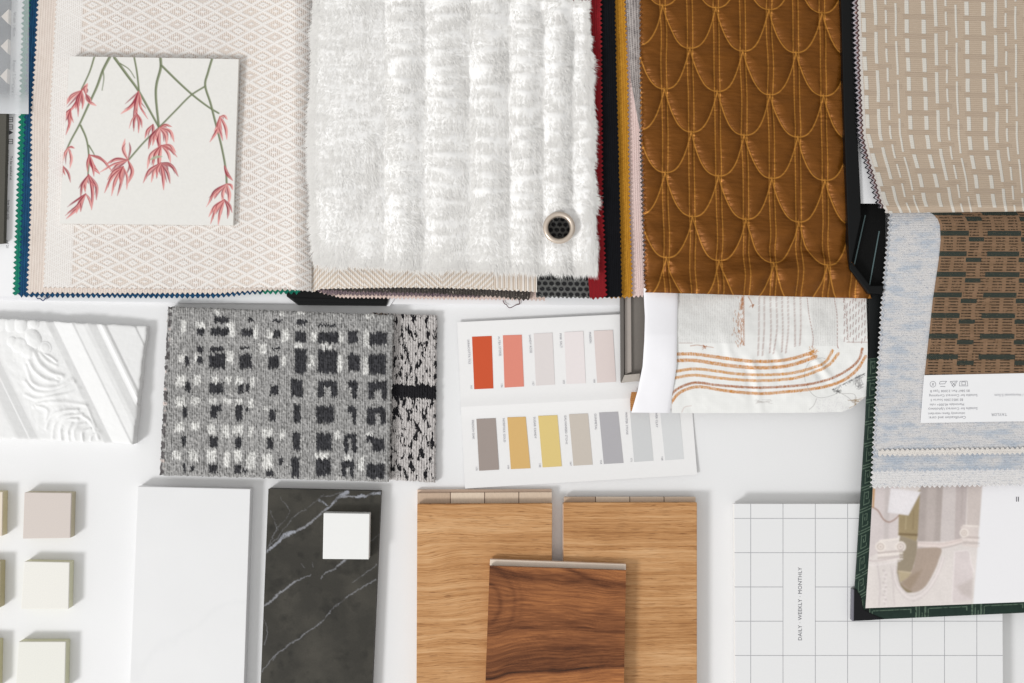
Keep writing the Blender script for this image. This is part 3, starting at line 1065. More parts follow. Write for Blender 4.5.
cardo = sheet('card_panel', [CZ(62, 80), (686, 311), (691, 395), (460.9, 407)], lambda PX, PY, U, V: 1.2 + 3.0 * (1 - V) ** 2 + 1.2 * np.clip((V - 0.9) * 10, 0, 1), M_CARD, t, 4.0, thick=0.7)
sheet('card_panel', [(460.9, 407.0), (691, 395.0), (697.2, 474.6), (465, 488.5)], lambda PX, PY, U, V: 1.1 + 1.3 * np.clip(1 - V * 8, 0, 1) + 2.2 * V ** 2, M_CARD, t, 4.0, thick=0.7)
chips = [
    ([(115, 132), (186, 129), (192, 318), (123, 321)], (200, 82, 46)), ([(226, 127), (294, 125), (302, 311), (232, 315)], (219, 136, 119)),
    ([(337, 121), (404, 118), (413, 304), (345, 308)], (219, 212, 211)), ([(447, 116), (515, 112), (524, 299), (455, 302)], (229, 221, 221)),
    ([(553, 111), (621, 108), (633, 294), (565, 298)], (218, 205, 202)),
    ([(131, 428), (200, 425), (212, 610), (141, 614)], (157, 145, 139)), ([(242, 422), (308, 420), (325, 605), (255, 608)], (213, 175, 113)),
    ([(353, 417), (422, 414), (438, 598), (369, 602)], (219, 195, 128)), ([(464, 411), (532, 408), (549, 592), (480, 596)], (198, 189, 179)),
    ([(572, 405), (640, 402), (660, 586), (589, 590)], (174, 172, 176)), ([(683, 400), (750, 396), (768, 578), (698, 583)], (204, 205, 206)),
    ([(791, 395), (860, 392), (878, 572), (809, 577)], (213, 214, 215))]
names = ['TERRACOTTA TILE', 'ALTEA STONE', 'SANDY ROSE', 'PINK SALT', 'MAIDEN', 'FRENCH OAK', 'NORFOLK GOLD', 'SUGAR CANDY', 'GALVANISED STONE', 'GUNMETAL', 'WINTER STONE', 'RIVER CLAY']
nums = ['161', '156', '157', '102', '160', '170', '149', '148', '167', '164', '171', '168']
items = []
for i, (q, c) in enumerate(chips):
    up = i < 5
    P4 = [CZ(*a) for a in q]

    def zc(PX, PY, U, V, up=up):
        if up:
            v = (PY - 320) / 85.0
            return 1.45 + 3.0 * np.clip(1 - v, 0, 1) ** 2
        v = np.clip((PY - 401) / 82.0, 0, 1)
        return 1.45 + 1.3 * np.clip(1 - v * 8, 0, 1) + 2.2 * v ** 2
    chip = sheet('paint_chip', P4, zc, m_plain('paint_chip_coat', c, 0.015, 0.3, 0.6, 0.25), t, 4.0, thick=0.15)
    zt = float(zc(0, P4[0][1] + 8, 0, 0)) + 0.15
    zb = float(zc(0, P4[3][1] - 3, 0, 0)) + 0.15
    lettering('chip_name', [(names[i], P4[0][0] - 4.0, P4[0][1] + 1, 3.0, -87, 'LEFT')], zt, M_INK, chip)
    lettering('chip_number', [(nums[i], P4[3][0] - 3.0, P4[3][1] - 4.2, 2.7, -87, 'LEFT')], zb, M_INK, chip)

# ------------------------------------------------------------------ wood planks
M_CORE = m_edgewood()
t = thing('oak_plank', W(484, 600, 0), 'golden oak flooring plank with swirling grain, left of the two under the walnut piece', 'flooring sample')
slab('wear_layer', [(417.2, 504.2), (552.2, 503.6), (551, 790), (416, 790)], 9.5, 15, m_oak('swirled_oak', 2.0, False), t, 0.5)
slab('core', [(418, 505), (552, 504.5), (551, 790), (417, 790)], 0, 9.3, m_plain('softwood_body', (196, 168, 142), 0.12), t, 0.2)
slab('tongue', [(417.4, 493.2), (551.8, 492.2), (551.8, 512), (417.4, 512)], 4, 8, M_CORE, t, 0.2)
slab('tongue_lip', [(417.4, 489.8), (551.8, 489.2), (551.8, 512), (417.4, 512)], 0.2, 3.8, m_plain('pale_softwood', (222, 196, 176), 0.1), t, 0.2)
t = thing('oak_plank', W(630, 600, 0), 'straight grained oak flooring plank, right of the two under the walnut piece', 'flooring sample')
slab('wear_layer', [(563.6, 502.8), (697, 502.6), (697, 790), (563, 790)], 9.5, 15, m_oak('straight_oak', 7.0, True), t, 0.5)
slab('core', [(562.8, 504), (696.2, 504), (696.2, 790), (562.3, 790)], 0, 9.3, m_plain('softwood_flank', (222, 200, 182), 0.1), t, 0.2)
slab('tongue', [(564, 497.2), (695.6, 497.2), (695.6, 512), (564, 512)], 3.5, 8.5, M_CORE, t, 0.2)


def walnut_cols(PX, PY, U, V):
    X, Y = (PX - 400) * 3.2, (PY - 470) * 3.2
    n = fbm(X * 0.006, Y * 0.012, 61, 4)
    arc = 42 * np.exp(-((X - 285) / 90.0) ** 2) * np.tanh((Y - 430) / 60.0)
    yy = Y - 0.02 * (X - 500) + 34 * fbm(X * 0.004, Y * 0.006, 61, 3) - arc * 0.7
    tone = np.interp(yy, [280, 320, 345, 358, 372, 385, 430, 470, 505, 512, 520, 550, 575, 600, 624, 634, 642, 660, 720, 900],
                     [.68, .60, .55, .30, .26, .48, .52, .46, .34, .30, .50, .46, .32, .30, .28, .10, .60, .70, .76, .6])
    fine = fbm(X * 0.02, yy * 0.35, 66, 4)
    tone = tone + 0.26 * fine + 0.12 * n + 0.12 * fbm(X * 0.012, yy * 0.8, 69, 3)
    # dark swirl at the upper right
    d = np.abs(yy - (300 + 0.28 * (X - 420)))
    tone = tone - 0.30 * np.exp(-(d / 9.0) ** 2) * np.clip((X - 470) / 80, 0, 1) * np.clip((640 - X) / 60, 0, 1)
    # cathedral rings on the left
    r = np.hypot((X - 262) / 1.0, (Y - 430) / 1.15) + 10 * n
    for rr, a in ((58, .16), (104, .10), (128, .05)):
        tone = tone - a * np.exp(-((r - rr) / 8.0) ** 2) * (X < 420) * np.clip((X - 255) / 20, 0, 1) * np.clip((r * 0 + 520 - Y) / 40, 0, 1)
    tone = np.clip(0.5 + (tone - 0.5) * 0.95 + 0.02, 0, 1)
    st = np.array([lin((50, 28, 16)), lin((96, 55, 31)), lin((134, 83, 49)), lin((172, 112, 66)), lin((194, 136, 84))])
    x = tone * 4
    i = np.clip(x.astype(int), 0, 3)
    f = (x - i)[..., None]
    return st[i] * (1 - f) + st[i + 1] * f


t = thing('walnut_plank', W(556, 640, 15), 'dark streaked walnut flooring piece lying across the two oak planks', 'flooring sample')
sheet('wear_layer', [(489.7, 566.2), (626, 570.6), (622, 790), (481.5, 790)], 28, m_attr('walnut_veneer', 0.42, 0.2, 0.13, 1.0, 0.06, kx=0.08, ky=1.3), t, 0.6, col=walnut_cols, thick=4.0)
slab('core', [(490.3, 567), (625.5, 571), (621.8, 790), (482, 790)], 15.2, 24, m_plain('walnut_core', (170, 138, 112), 0.12), t, 0.2)
slab('tongue', [(490, 559.4), (626, 564.3), (626, 578), (489.5, 578)], 17, 22, m_plain('pale_tongue_wood', (226, 210, 194), 0.08), t, 0.3)

# ------------------------------------------------------------------ planner
PL = [(734.4, 503.8), (1002, 504), (1003.6, 775), (736, 775)]
_a = np.array([W(x, y, 14) for x, y in PL])
_c = ((_a[:, 0].min() + _a[:, 0].max()) / 2 * 1000, (_a[:, 1].min() + _a[:, 1].max()) / 2 * 1000)
_k = H / (H - 14.0)
PL_ORIGIN = (512 + _c[0] * _k, 341.5 - _c[1] * _k)
t = thing('planner', W(868, 640, 0), 'white planner with a printed square grid and small upright lettering', 'planner')
slab('cover', PL, 12.2, 14, m_grid(), t, 0.3)
b_ = B('page_block')
_x, _y, _z = b_.obj()
_l = (_z * 9.0).sin() * 0.5 + 0.5
M_PAGES = b_.done(b_.mix(_l, lin((226, 224, 220)), lin((240, 239, 236))), 0.8, 0.1)
slab('page_block', [(735.2, 504.8), (1001.2, 505), (1002.6, 774), (736.8, 774)], 2, 12, M_PAGES, t, 0.2)
slab('back_cover', [(734.2, 503.8), (1002, 504), (1003.6, 775), (736, 775)], 0, 1.8, M_CARD, t, 0.2)
lettering('lettering', [('DAILY · WEEKLY · MONTHLY', 800.2, 604, 5.4, 90, 'CENTER')], 14.15, m_plain('slate_ink', (108, 108, 114), 0.05, 0.5, 0.8, 0.1), t)

# ------------------------------------------------------------------ left swatch book: board, pages, cloths
o = slab('backing_board', [(-60, -60), (640, -60), (640, 306), (446, 304.5), (176, 303), (-60, 299)], 0, 4, M_PAPER, None, 0.4)
tag(o, 'white card board lying under the left stack of fabric swatches', 'backing board')

slab('support_pad', [(45, -50), (580, -50), (580, 280), (45, 280)], 4.1, 8.5, M_CARD, o, 0.3)  # unseen support block, added to carry the left cloth stack

# dark patterned cloth + printed page + acetate at the top left corner
def ziggy():
    b = B('charcoal_diamond_cloth')
    u, v = b.uv()
    d = (u - 41.0).abs() * 0.72
    e = ((v - 2.0) / 30.0).fract()
    k = ((e - 0.5).abs() * 30.0)
    cream = (k + (36.0 - u)).lt(4.0) * u.gt(27.0)
    cream2 = (k + (u - 27.0) * 1.0).lt(7.0) * u.lt(33.0) * 0.0
    n = b.noise(u * 0.8, v * 0.8)
    below = v.gt(128.0)
    col = b.mix(cream.max(cream2) * (1.0 - below), lin((58, 63, 67)), lin((226, 214, 202)))
    col = b.mix(below, col, lin((88, 86, 80)))
    return b.done(b.scale(col, 0.85 + n * 0.3), 0.9, 0.1, n, 0.3)


o = sheet('patterned_swatch', [(-30, -30), (9.5, -30), (3.5, 243), (-30, 246)], 15, ziggy(), None, 1.0, thick=6)
tag(o, 'charcoal cloth swatch with cream diamonds, cut off in the top left corner', 'fabric swatch')
t = thing('printed_page', W(16, 140, 8), 'white page with small vertical printing beside the green cloth edge', 'page')
sheet('page_sheet', [(-20, -30), (40, -30), (36, 297), (-20, 296)], 8.4, M_PAPER, t, 6.0, thick=0.5)
it = []
for (s, x, y) in (('Width 140cm', 14.5, 12), ('Repeat 5.5cm', 14.2, 60), ('Care of fabrics', 13, 84)):
    it.append((s, x, y, 4.2, -91, 'LEFT'))
it.append(('▲', 10.6, 132.5, 5.5, -90, 'CENTER'))
for (s, x, y) in (('BS 5852 Source 0', 7.6, 150), ('To be washed at', 11.4, 156), ('low heat only', 8.6, 200), ('Suitable for upholstery', 6.0, 205), ('type B', 3.6, 232), ('ref 21', 7.4, 240)):
    it.append((s, x, y, 3.4, -91.5, 'LEFT'))
lettering('lettering', it, 8.6, M_DARKINK, t)
cs = []
for yy in (117, 124.5, 139):
    cs.append(yy)
bm = bmesh.new()
for yy in cs:
    for (ax, ay, bx, by) in ((8.4, yy, 13, yy + .5), (8.4, yy + 4.5, 13, yy + 5), (8.4, yy, 8.9, yy + 5), (12.5, yy, 13, yy + 5), (8.4, yy + 2.2, 13, yy + 2.7)):
        vs = [bm.verts.new(W(*q, 8.6)) for q in ((ax, ay), (bx, ay), (bx, by), (ax, by))]
        bm.faces.new(vs[::-1])
from_bm('care_symbols', bm, M_DARKINK, t)
o = slab('acetate_sleeve', [(-40, -40), (29, -40), (28.5, 114), (-40, 113)], 16.2, 17, m_acetate(), None, 0.4)
tag(o, 'clear plastic sleeve lying over the swatches in the top left corner', 'plastic sleeve')

GRP = 'cloth swatches in the left stack'
eg = interp_edge([(-40, 24), (0, 23.4), (60, 21.5), (200, 17), (297, 13.5)])
en = interp_edge([(-40, 31), (0, 30), (60, 27), (200, 22), (297, 19)])
eb = interp_edge([(-40, 38.5), (0, 38), (60, 35), (110, 31.5), (200, 31), (297, 27)])
ed = interp_edge([(-40, 57.5), (0, 56.5), (100, 51), (200, 47.5), (290, 43.5)])
wavez = lambda base, a, s: (lambda PX, PY, U, V: base + a * fbm(PX * 0.02, PY * 0.02, s, 2))
bot = lambda base: (lambda x: base + 1.2 * vnoise(x * 0.02, x * 0, 3))
o = sheet('cloth_swatch', [(20, -40), (300, -40), (300, 293), (14, 294)], 10.0, m_ribs('green_cloth', (30, 140, 112), (10, 86, 74), 2.4), None, 0.9, pink('lb', 1.7, 5.2, {'L': eg}), thick=1.2)
tag(o, 'emerald green cloth swatch with zigzag cut edge, lowest and leftmost of the left stack', 'fabric swatch', GRP)
o = sheet('cloth_swatch', [(27, -40), (262, -40), (262, 295), (19, 296.3)], 11.6, m_ribs('navy_cloth', (24, 84, 124), (8, 34, 64), 2.4), None, 0.9, pink('lb', 1.7, 5.2, {'L': en, 'B': interp_edge([(19, 296), (60, 296.3), (150, 297), (215, 297), (240, 294.5), (262, 292)])}), thick=1.2)
tag(o, 'deep blue cloth swatch with zigzag cut edge, between the green and beige cloths', 'fabric swatch', GRP)
o = sheet('cloth_swatch', [(36, -40), (305, -40), (305, 293), (27, 293.5)], 13.2, m_ribs('beige_cloth', (227, 217, 209), (207, 192, 182), 2.6, mottle=0.06, sheen=0.05), None, 0.9, pink('lb', 1.4, 5.0, {'L': eb, 'B': interp_edge([(27, 292.8), (100, 293.5), (220, 293.5), (262, 290.5), (305, 289.5)])}), thick=1.2)
tag(o, 'plain oatmeal ribbed cloth swatch with zigzag edge, directly under the diamond weave cloth', 'fabric swatch', GRP)


def dz(PX, PY, U, V):
    return 15.2 + 0.8 * fbm(PX * 0.02, PY * 0.02, 4, 2) + 9.0 * np.clip((PX - 225) / 70.0, 0, 1) ** 2 - 7.0 * np.clip((PX - 293) / 20.0, 0, 1) ** 2


o = sheet('cloth_swatch', [(57, -40), (314, -40), (311.5, 289), (43.5, 289)], dz, m_diamond(), None, 0.9, pink('lb', 1.0, 4.8, {'L': ed, 'B': interp_edge([(40, 287), (100, 288), (200, 289), (250, 287.5), (285, 288), (312, 291.5)])}), thick=1.4)
tag(o, 'cream cloth swatch with a woven beige diamond pattern, under the flower card', 'fabric swatch', GRP)

tube('loose_thread', [(36 + i * 0.8, 296.5 + 3.4 * math.sin(i * 0.19) + 0.8 * math.sin(i * 0.9), 7 - 0.05 * i) for i in range(20)], 0.45, m_plain('navy_thread', (40, 62, 110), 0.2))
tag(bpy.context.scene.objects['loose_thread'], 'frayed navy thread hanging from the blue cloth edge at left', 'thread')

# botanical card
def flower_cols(PX, PY, U, V):
    p = Paint(PX, PY, (227, 225, 221))
    n = fbm(PX * 0.5, PY * 0.5, 71, 3)
    p.c *= (1 + 0.03 * n)[..., None]
    Z = lambda q: [(50 + a / 3.415, 40 + c / 3.415) for a, c in q]
    G, G2, G3 = (110, 120, 88), (150, 156, 128), (74, 84, 62)
    stems = [([(152, 56), (135, 110), (108, 168)], 5, 4), ([(205, 56), (180, 105), (160, 160), (130, 225), (100, 290), (68, 350), (40, 416)], 9, 4),
             ([(220, 60), (262, 118), (300, 170), (340, 240), (372, 298)], 9, 6), ([(287, 56), (297, 110), (304, 172)], 5, 5),
             ([(377, 56), (378, 95), (364, 150), (362, 200), (372, 298)], 9, 7), ([(382, 88), (440, 145), (490, 190), (540, 228), (576, 250)], 7, 5),
             ([(556, 56), (540, 110), (530, 155), (548, 215), (562, 270), (585, 360), (600, 440), (604, 500)], 7, 6),
             ([(530, 158), (480, 190), (430, 240), (375, 296), (320, 350), (268, 410)], 5, 5), ([(105, 292), (125, 340), (133, 400), (130, 460)], 6, 4),
             ([(180, 100), (184, 130), (178, 172)], 3, 1), ([(240, 80), (270, 100), (290, 130)], 3, 1), ([(133, 360), (148, 385), (152, 395)], 4, 1)]
    for q, w0, w1 in stems:
        p.stroke(Z(q), w0 / 3.415 + .25, w1 / 3.415 + .25, G, 0.95)
        q2 = [(a + 1.4, c) for a, c in q]
        p.stroke(Z(q2), w0 / 8, w1 / 8, G2, 0.7)
        q3 = [(a - 2.0, c) for a, c in q]
        p.stroke(Z(q3), w0 / 12, w1 / 12, G3, 0.55)
    cols = [(196, 92, 98), (178, 66, 78), (214, 126, 124), (150, 52, 68), (222, 150, 146), (188, 82, 84)]
    rg = random.Random(5)

    def cluster(base, petals):
        bx, by = base
        for (ex, ey, w, bend) in petals:          # slender dark petals behind
            ang = rg.uniform(-0.3, 0.3)
            q = rg.uniform(0.5, 0.85)
            vx, vy = (ex - bx) * q, (ey - by) * q
            tx, ty = bx + vx * math.cos(ang) - vy * math.sin(ang), by + vx * math.sin(ang) + vy * math.cos(ang)
            p.petal(Z([(bx, by), ((bx + tx) / 2 - bend * .6, (by + ty) / 2 + bend * .4), (tx, ty)]), w * 0.5 / 3.415, cols[3], 0.8)
        for i, (ex, ey, w, bend) in enumerate(petals):
            mx, my = (bx + ex) / 2, (by + ey) / 2
            nx, ny = -(ey - by), ex - bx
            L = math.hypot(nx, ny) + 1e-6
            mx += nx / L * bend
            my += ny / L * bend
            c = cols[rg.randrange(len(cols))]
            pts = Z([(bx, by), (mx, my), (ex, ey)])
            p.petal(pts, w * 0.82 / 3.415, c, 0.9)
            off = Z([(bx + 1, by + 1), (mx + w * 0.18, my + w * 0.1), (ex, ey)])
            p.petal(off, w / 3.415 * 0.42, (232, 172, 166), 0.65)
            off = Z([(bx, by), (mx - w * 0.22, my - w * 0.1), (ex * .8 + bx * .2, ey * .8 + by * .2)])
            p.petal(off, w / 3.415 * 0.3, (120, 36, 54), 0.7)
    cluster((108, 172), [(52, 214, 13, 6), (62, 250, 14, -6), (48, 228, 9, 4), (88, 236, 14, 4), (110, 236, 12, -4), (128, 150, 13, 3), (96, 262, 10, 5)])
    cluster((122, 185), [(128, 148, 16, -6), (158, 224, 15, 8), (140, 218, 12, -4)])
    cluster((70, 235), [(46, 290, 12, 6), (54, 324, 11, -6), (42, 262, 9, 0), (66, 300, 9, 4), (80, 282, 8, 3)])
    cluster((62, 368), [(40, 432, 10, 6), (68, 438, 12, -8), (84, 370, 9, -4), (46, 404, 8, 3)])
    cluster((44, 430), [(40, 470, 10, 2), (70, 486, 10, -6), (52, 462, 8, 2)])
    cluster((302, 176), [(242, 252, 15, -12), (262, 240, 12, -8), (334, 270, 9, 10), (296, 262, 17, 5), (284, 300, 9, 4), (308, 232, 10, -4)])
    cluster((296, 250), [(286, 312, 9, 4), (302, 318, 9, -4), (314, 300, 8, -6), (270, 302, 5, 4)])
    cluster((134, 392), [(170, 458, 18, 8), (212, 448, 11, -12), (150, 466, 13, -4), (128, 450, 10, 3)])
    cluster((132, 460), [(158, 546, 14, -14), (120, 520, 14, 6), (104, 540, 12, 8), (142, 580, 13, -8), (156, 500, 9, 4)])
    cluster((122, 525), [(56, 610, 13, -8), (60, 590, 10, -10), (90, 592, 14, 6), (104, 586, 11, 6), (52, 600, 8, -6), (142, 578, 9, -4)])
    cluster((266, 410), [(256, 338, 15, -10), (192, 424, 14, 10), (268, 488, 15, -14), (206, 450, 11, 6), (170, 452, 9, 6)])
    cluster((250, 432), [(186, 522, 12, 10), (210, 532, 12, 8), (230, 532, 12, -4), (262, 510, 10, -8), (196, 478, 10, 8), (240, 490, 14, 4)])
    cluster((352, 288), [(324, 336, 11, 6), (348, 320, 11, -3)])
    cluster((374, 300), [(416, 296, 11, -8), (336, 372, 15, 10), (424, 348, 14, -16), (350, 360, 13, 4), (398, 360, 15, -10), (376, 380, 18, 4), (362, 340, 14, 4)])
    cluster((380, 360), [(430, 384, 13, -12), (332, 440, 14, 14), (412, 420, 14, -8), (352, 430, 13, 8), (372, 450, 17, 3), (434, 400, 9, -8)])
    cluster((378, 420), [(438, 466, 14, -14), (318, 488, 12, 12), (346, 486, 12, 8), (388, 512, 14, -3), (410, 490, 13, -8), (428, 440, 10, -8), (366, 470, 12, 6)])
    p.petal(Z([(340, 410), (362, 400), (384, 398)]), 2.6, (168, 176, 150), 0.9)
    cluster((580, 262), [(546, 348, 13, -8), (560, 312, 11, -5), (606, 272, 11, -8), (604, 340, 13, -8), (590, 344, 12, 4), (576, 320, 9, 3)])
    cluster((596, 430), [(624, 480, 15, 5), (612, 462, 9, 3)])
    cluster((602, 492), [(540, 562, 14, 12), (560, 540, 12, 6), (624, 512, 11, -8), (610, 560, 16, -6), (590, 556, 14, 6), (534, 570, 8, 8)])
    cluster((596, 545), [(542, 604, 13, 8), (548, 628, 11, 8), (574, 632, 13, 4), (606, 610, 12, -8), (560, 590, 12, 6), (622, 590, 9, -6)])
    return p.c


o = sheet('botanical_card', [(69.5, 56.3), (238.6, 59.2), (233, 225.2), (59.5, 223.3)], lambda PX, PY, U, V: 20.5 + 2.5 * (1 - V) ** 2, m_attr('matte_printed_card', 0.65, 0.25, 0.02, 1.0, 0.03), None, 0.5, col=flower_cols, thick=5.0)
tag(o, 'square off-white card painted with red flowers on green stems', 'printed card')

# plastic hanger bar under the cloths
t = thing('hanger_bar', W(338, 298, 4), 'glossy black plastic bar poking out under the cream cloths', 'hanger bar')
slab('bar', [(286, 284), (391, 286), (386, 306), (298, 305.2), (286.5, 296.5)], 4, 9.0, M_BLACK, t, 0.8)
slab('bar_rim', [(291, 297.5), (386, 300.2), (385, 303.0), (294, 301.0)], 9, 10.2, M_BLACK, t, 0.4)
slab('paper_tab', [(391.6, 292), (399, 292), (389.5, 306.3), (387, 306)], 4, 6, M_PAPER, t, 0.2)

# second stack under the fur
GR2 = 'cloth swatches in the stack under the fur'


def zig_cloth(lab, corners, z, mat, sides, amp, per, edges, grp=GR2, thick=1.4, step=0.9):
    o = sheet('cloth_swatch', corners, z, mat, None, step, pink(sides, amp, per, edges), thick=thick)
    return tag(o, lab, 'fabric swatch', grp)


zig_cloth('peach cream cloth with zigzag edge peeking out lowest under the maze pattern cloth', [(315, 200), (545, 200), (545, 299), (318, 296)], 9.5,
          m_ribs('peach_cloth', (232, 214, 204), (206, 178, 168), 2.4), 'b', 1.2, 4.0, {'B': interp_edge([(315, 291), (340, 297.5), (420, 298.5), (545, 300)])})
zig_cloth('mottled plum and grey cloth edge peeking out beneath the dark tweed cloth', [(314, 200), (480, 200), (480, 296), (316, 293)], 11.5,
          m_ribs('plum_cloth', (150, 132, 136), (58, 46, 56), 2.6, mottle=0.3, fleck=(206, 176, 170)), 'b', 1.3, 4.2, {'B': interp_edge([(314, 290), (330, 294.5), (400, 295.5), (480, 297)])})
zig_cloth('dark tweed cloth with a frayed zigzag edge below the maze pattern cloth', [(318, 200), (530, 200), (530, 298), (320, 292)], 13.4,
          m_ribs('dark_tweed', (92, 86, 80), (28, 26, 28), 2.8, mottle=0.3, fleck=(170, 160, 150)), 'b', 1.4, 4.4, {'B': interp_edge([(318, 289), (360, 291.5), (430, 293), (500, 297), (524, 300), (530, 299)])})
zig_cloth('cream cloth with a beige maze pattern showing below the white fur', [(311.5, 180), (536, 180), (537, 292), (312, 292)], lambda PX, PY, U, V: 16 + 3.5 * np.sin(np.clip((PX - 312) / 60, 0, 1) * math.pi / 2), m_maze(), 'b', 0.7, 4.2,
          {'B': interp_edge([(312, 292.5), (320, 289), (400, 287.5), (450, 288), (510, 290.5), (537, 292)])})
tube('loose_thread', [(503 + 8.5 * (1 - math.cos(a)) * 0.95 + 1.2 * math.sin(3 * a), 300.5 + 6.5 * math.sin(a) + 0.8 * math.sin(5 * a), 5.5) for a in np.linspace(0, math.pi * 1.05, 30)], 0.4, m_plain('plum_thread', (92, 58, 66), 0.2))
tag(bpy.context.scene.objects['loose_thread.001'], 'curled dark plum thread hanging below the tweed cloth edge', 'thread')

zig_cloth('black honeycomb net cloth showing at the bottom right corner of the fur', [(535, 195), (588, 195), (593, 298), (536, 297)], 18.5, m_net(), 'br', 1.0, 4.2, {})
ered = interp_edge([(-40, 599), (0, 601), (80, 601.5), (200, 602.5), (299, 606.5)])
eblk = interp_edge([(-40, 614), (0, 615), (80, 616.5), (200, 619.8), (299, 622)])
emus = interp_edge([(-40, 622), (0, 625), (80, 627.8), (200, 629.5), (299, 632.5)])
epnk = interp_edge([(-40, 636), (100, 639), (200, 641.5), (299, 645)])
# these lean against the fur stack: highest on the left
zig_cloth('deep red knit cloth strip with zigzag edge beside the white fur', [(560, -40), (600, -40), (606, 297), (590, 299)], 22.0, m_ribs('red_cloth', (156, 28, 36), (100, 14, 22), 2.6, mottle=0.1), 'rb', 1.4, 4.6, {'R': ered})
zig_cloth('black ribbed cloth strip between the red and mustard cloths', [(575, -40), (614, -40), (622, 297), (596, 298)], 19.5, m_ribs('black_cloth', (19, 20, 25), (6, 6, 8), 2.6, mottle=0.1, sheen=0.0), 'rb', 0.8, 4.6, {'R': eblk})
zig_cloth('mustard yellow cloth strip with zigzag edge beside the black strip', [(590, -40), (622, -40), (632, 297), (610, 298)], 15.5, m_ribs('mustard_cloth', (205, 148, 48), (150, 98, 24), 2.6, mottle=0.1), 'rb', 1.2, 4.4, {'R': emus})
zig_cloth('pale pink cloth strip with zigzag edge along the bronze quilted fabric', [(605, -40), (636, -40), (645, 296), (620, 297)], 12.5, m_ribs('pink_cloth', (238, 216, 210), (222, 194, 190), 2.6, mottle=0.05), 'rb', 1.3, 4.2, {'R': epnk})
zig_cloth('grey flecked tweed strip tapering to a point beside the bronze quilted fabric', [(624, -40), (641, -40), (643.5, 136), (641.5, 136)], 14.6,
          m_ribs('grey_tweed', (214, 206, 202), (84, 78, 80), 3.2, mottle=0.1, fleck=(60, 56, 58)), '', 0.4, 4.2, {'L': interp_edge([(-40, 623), (0, 626), (80, 631), (120, 638), (136, 641.5)])})

# ------------------------------------------------------------------ fur sample
fur = thing('fur_swatch', W(455, 140, 20), 'fluffy white fur fabric sample with a metal eyelet', 'fur sample')
EYE = (558.5, 228.5)
fL = interp_edge([(-60, 318), (0, 316), (60, 313), (110, 311), (200, 311), (262, 316), (285, 322)])
fR = interp_edge([(-60, 588), (0, 588), (14, 588), (100, 592), (180, 594), (260, 596), (285, 592)])
fT = lambda x: np.where(x > 470, np.interp(x, [470, 520, 570, 592], [-30, -6, 2.5, 7]), -45.0)
fB = interp_edge([(300, 258), (330, 262), (400, 265), (480, 267), (540, 270), (600, 271)])


def fur_h(PX, PY):
    """relief of the knitted-in channels under the pile, mm"""
    x = PX + 3 * fbm(PX * 0.02, PY * 0.03, 81)
    cols_ = np.array([300, 384, 424, 470, 509, 543, 572, 605.0])
    c = np.zeros_like(PX)
    i = np.clip(np.searchsorted(cols_, x) - 1, 0, len(cols_) - 2)
    f = (x - cols_[i]) / (cols_[i + 1] - cols_[i])
    wide = (cols_[i + 1] - cols_[i]) > 60
    c = np.where(wide, np.clip(np.sin(np.pi * np.clip(f, 0, 1)), 0, 1) ** 0.8, np.clip(np.sin(np.pi * np.clip(f, 0, 1)), 0, 1) ** 1.2)
    ph = np.random.default_rng(4).random(12)[i] * 20
    row = np.abs(np.sin(np.pi * (PY + ph + 4 * vnoise(PX * 0.03, PY * 0.05, 84)) / 17.0)) ** 0.7
    fade = np.clip((290 - PY) / 110, 0.15, 1) * np.where(wide, 0.25, 1.0)
    return 3.6 * c + 1.9 * row * fade * c + 2.6 * fbm(PX * 0.035, PY * 0.035, 86)


def fur_z(PX, PY, U, V):
    e = np.minimum(np.minimum(U, 1 - U) * 285, (1 - V) * 310)
    return 27 + 0 * PX - 3 * np.exp(-e / 10)


def fur_warp(PX, PY, U, V, w, h):
    PX = fL(PY) + (fR(PY) - fL(PY)) * U
    PY = fT(PX) + (fB(PX) - fT(PX)) * V
    return PX, PY


sheet('backing', [(316, -45), (590, -45), (599, 272), (312, 262)], lambda PX, PY, U, V: fur_z(PX, PY, U, V), m_plain('fur_backing', (250, 249, 248), 0.03, 0.3, 0.95, 0.1), fur, 1.5, fur_warp,
      disp=lambda PX, PY, U, V: fur_h(PX, PY), thick=2.0, hole=(EYE[0], EYE[1], 13.2))


slab('fur_support', [(332, -40), (528, -40), (528, 250), (332, 250)], 21.5, 25, M_PAPER, fur, 0.3)  # unseen block added to hold the fur backing up


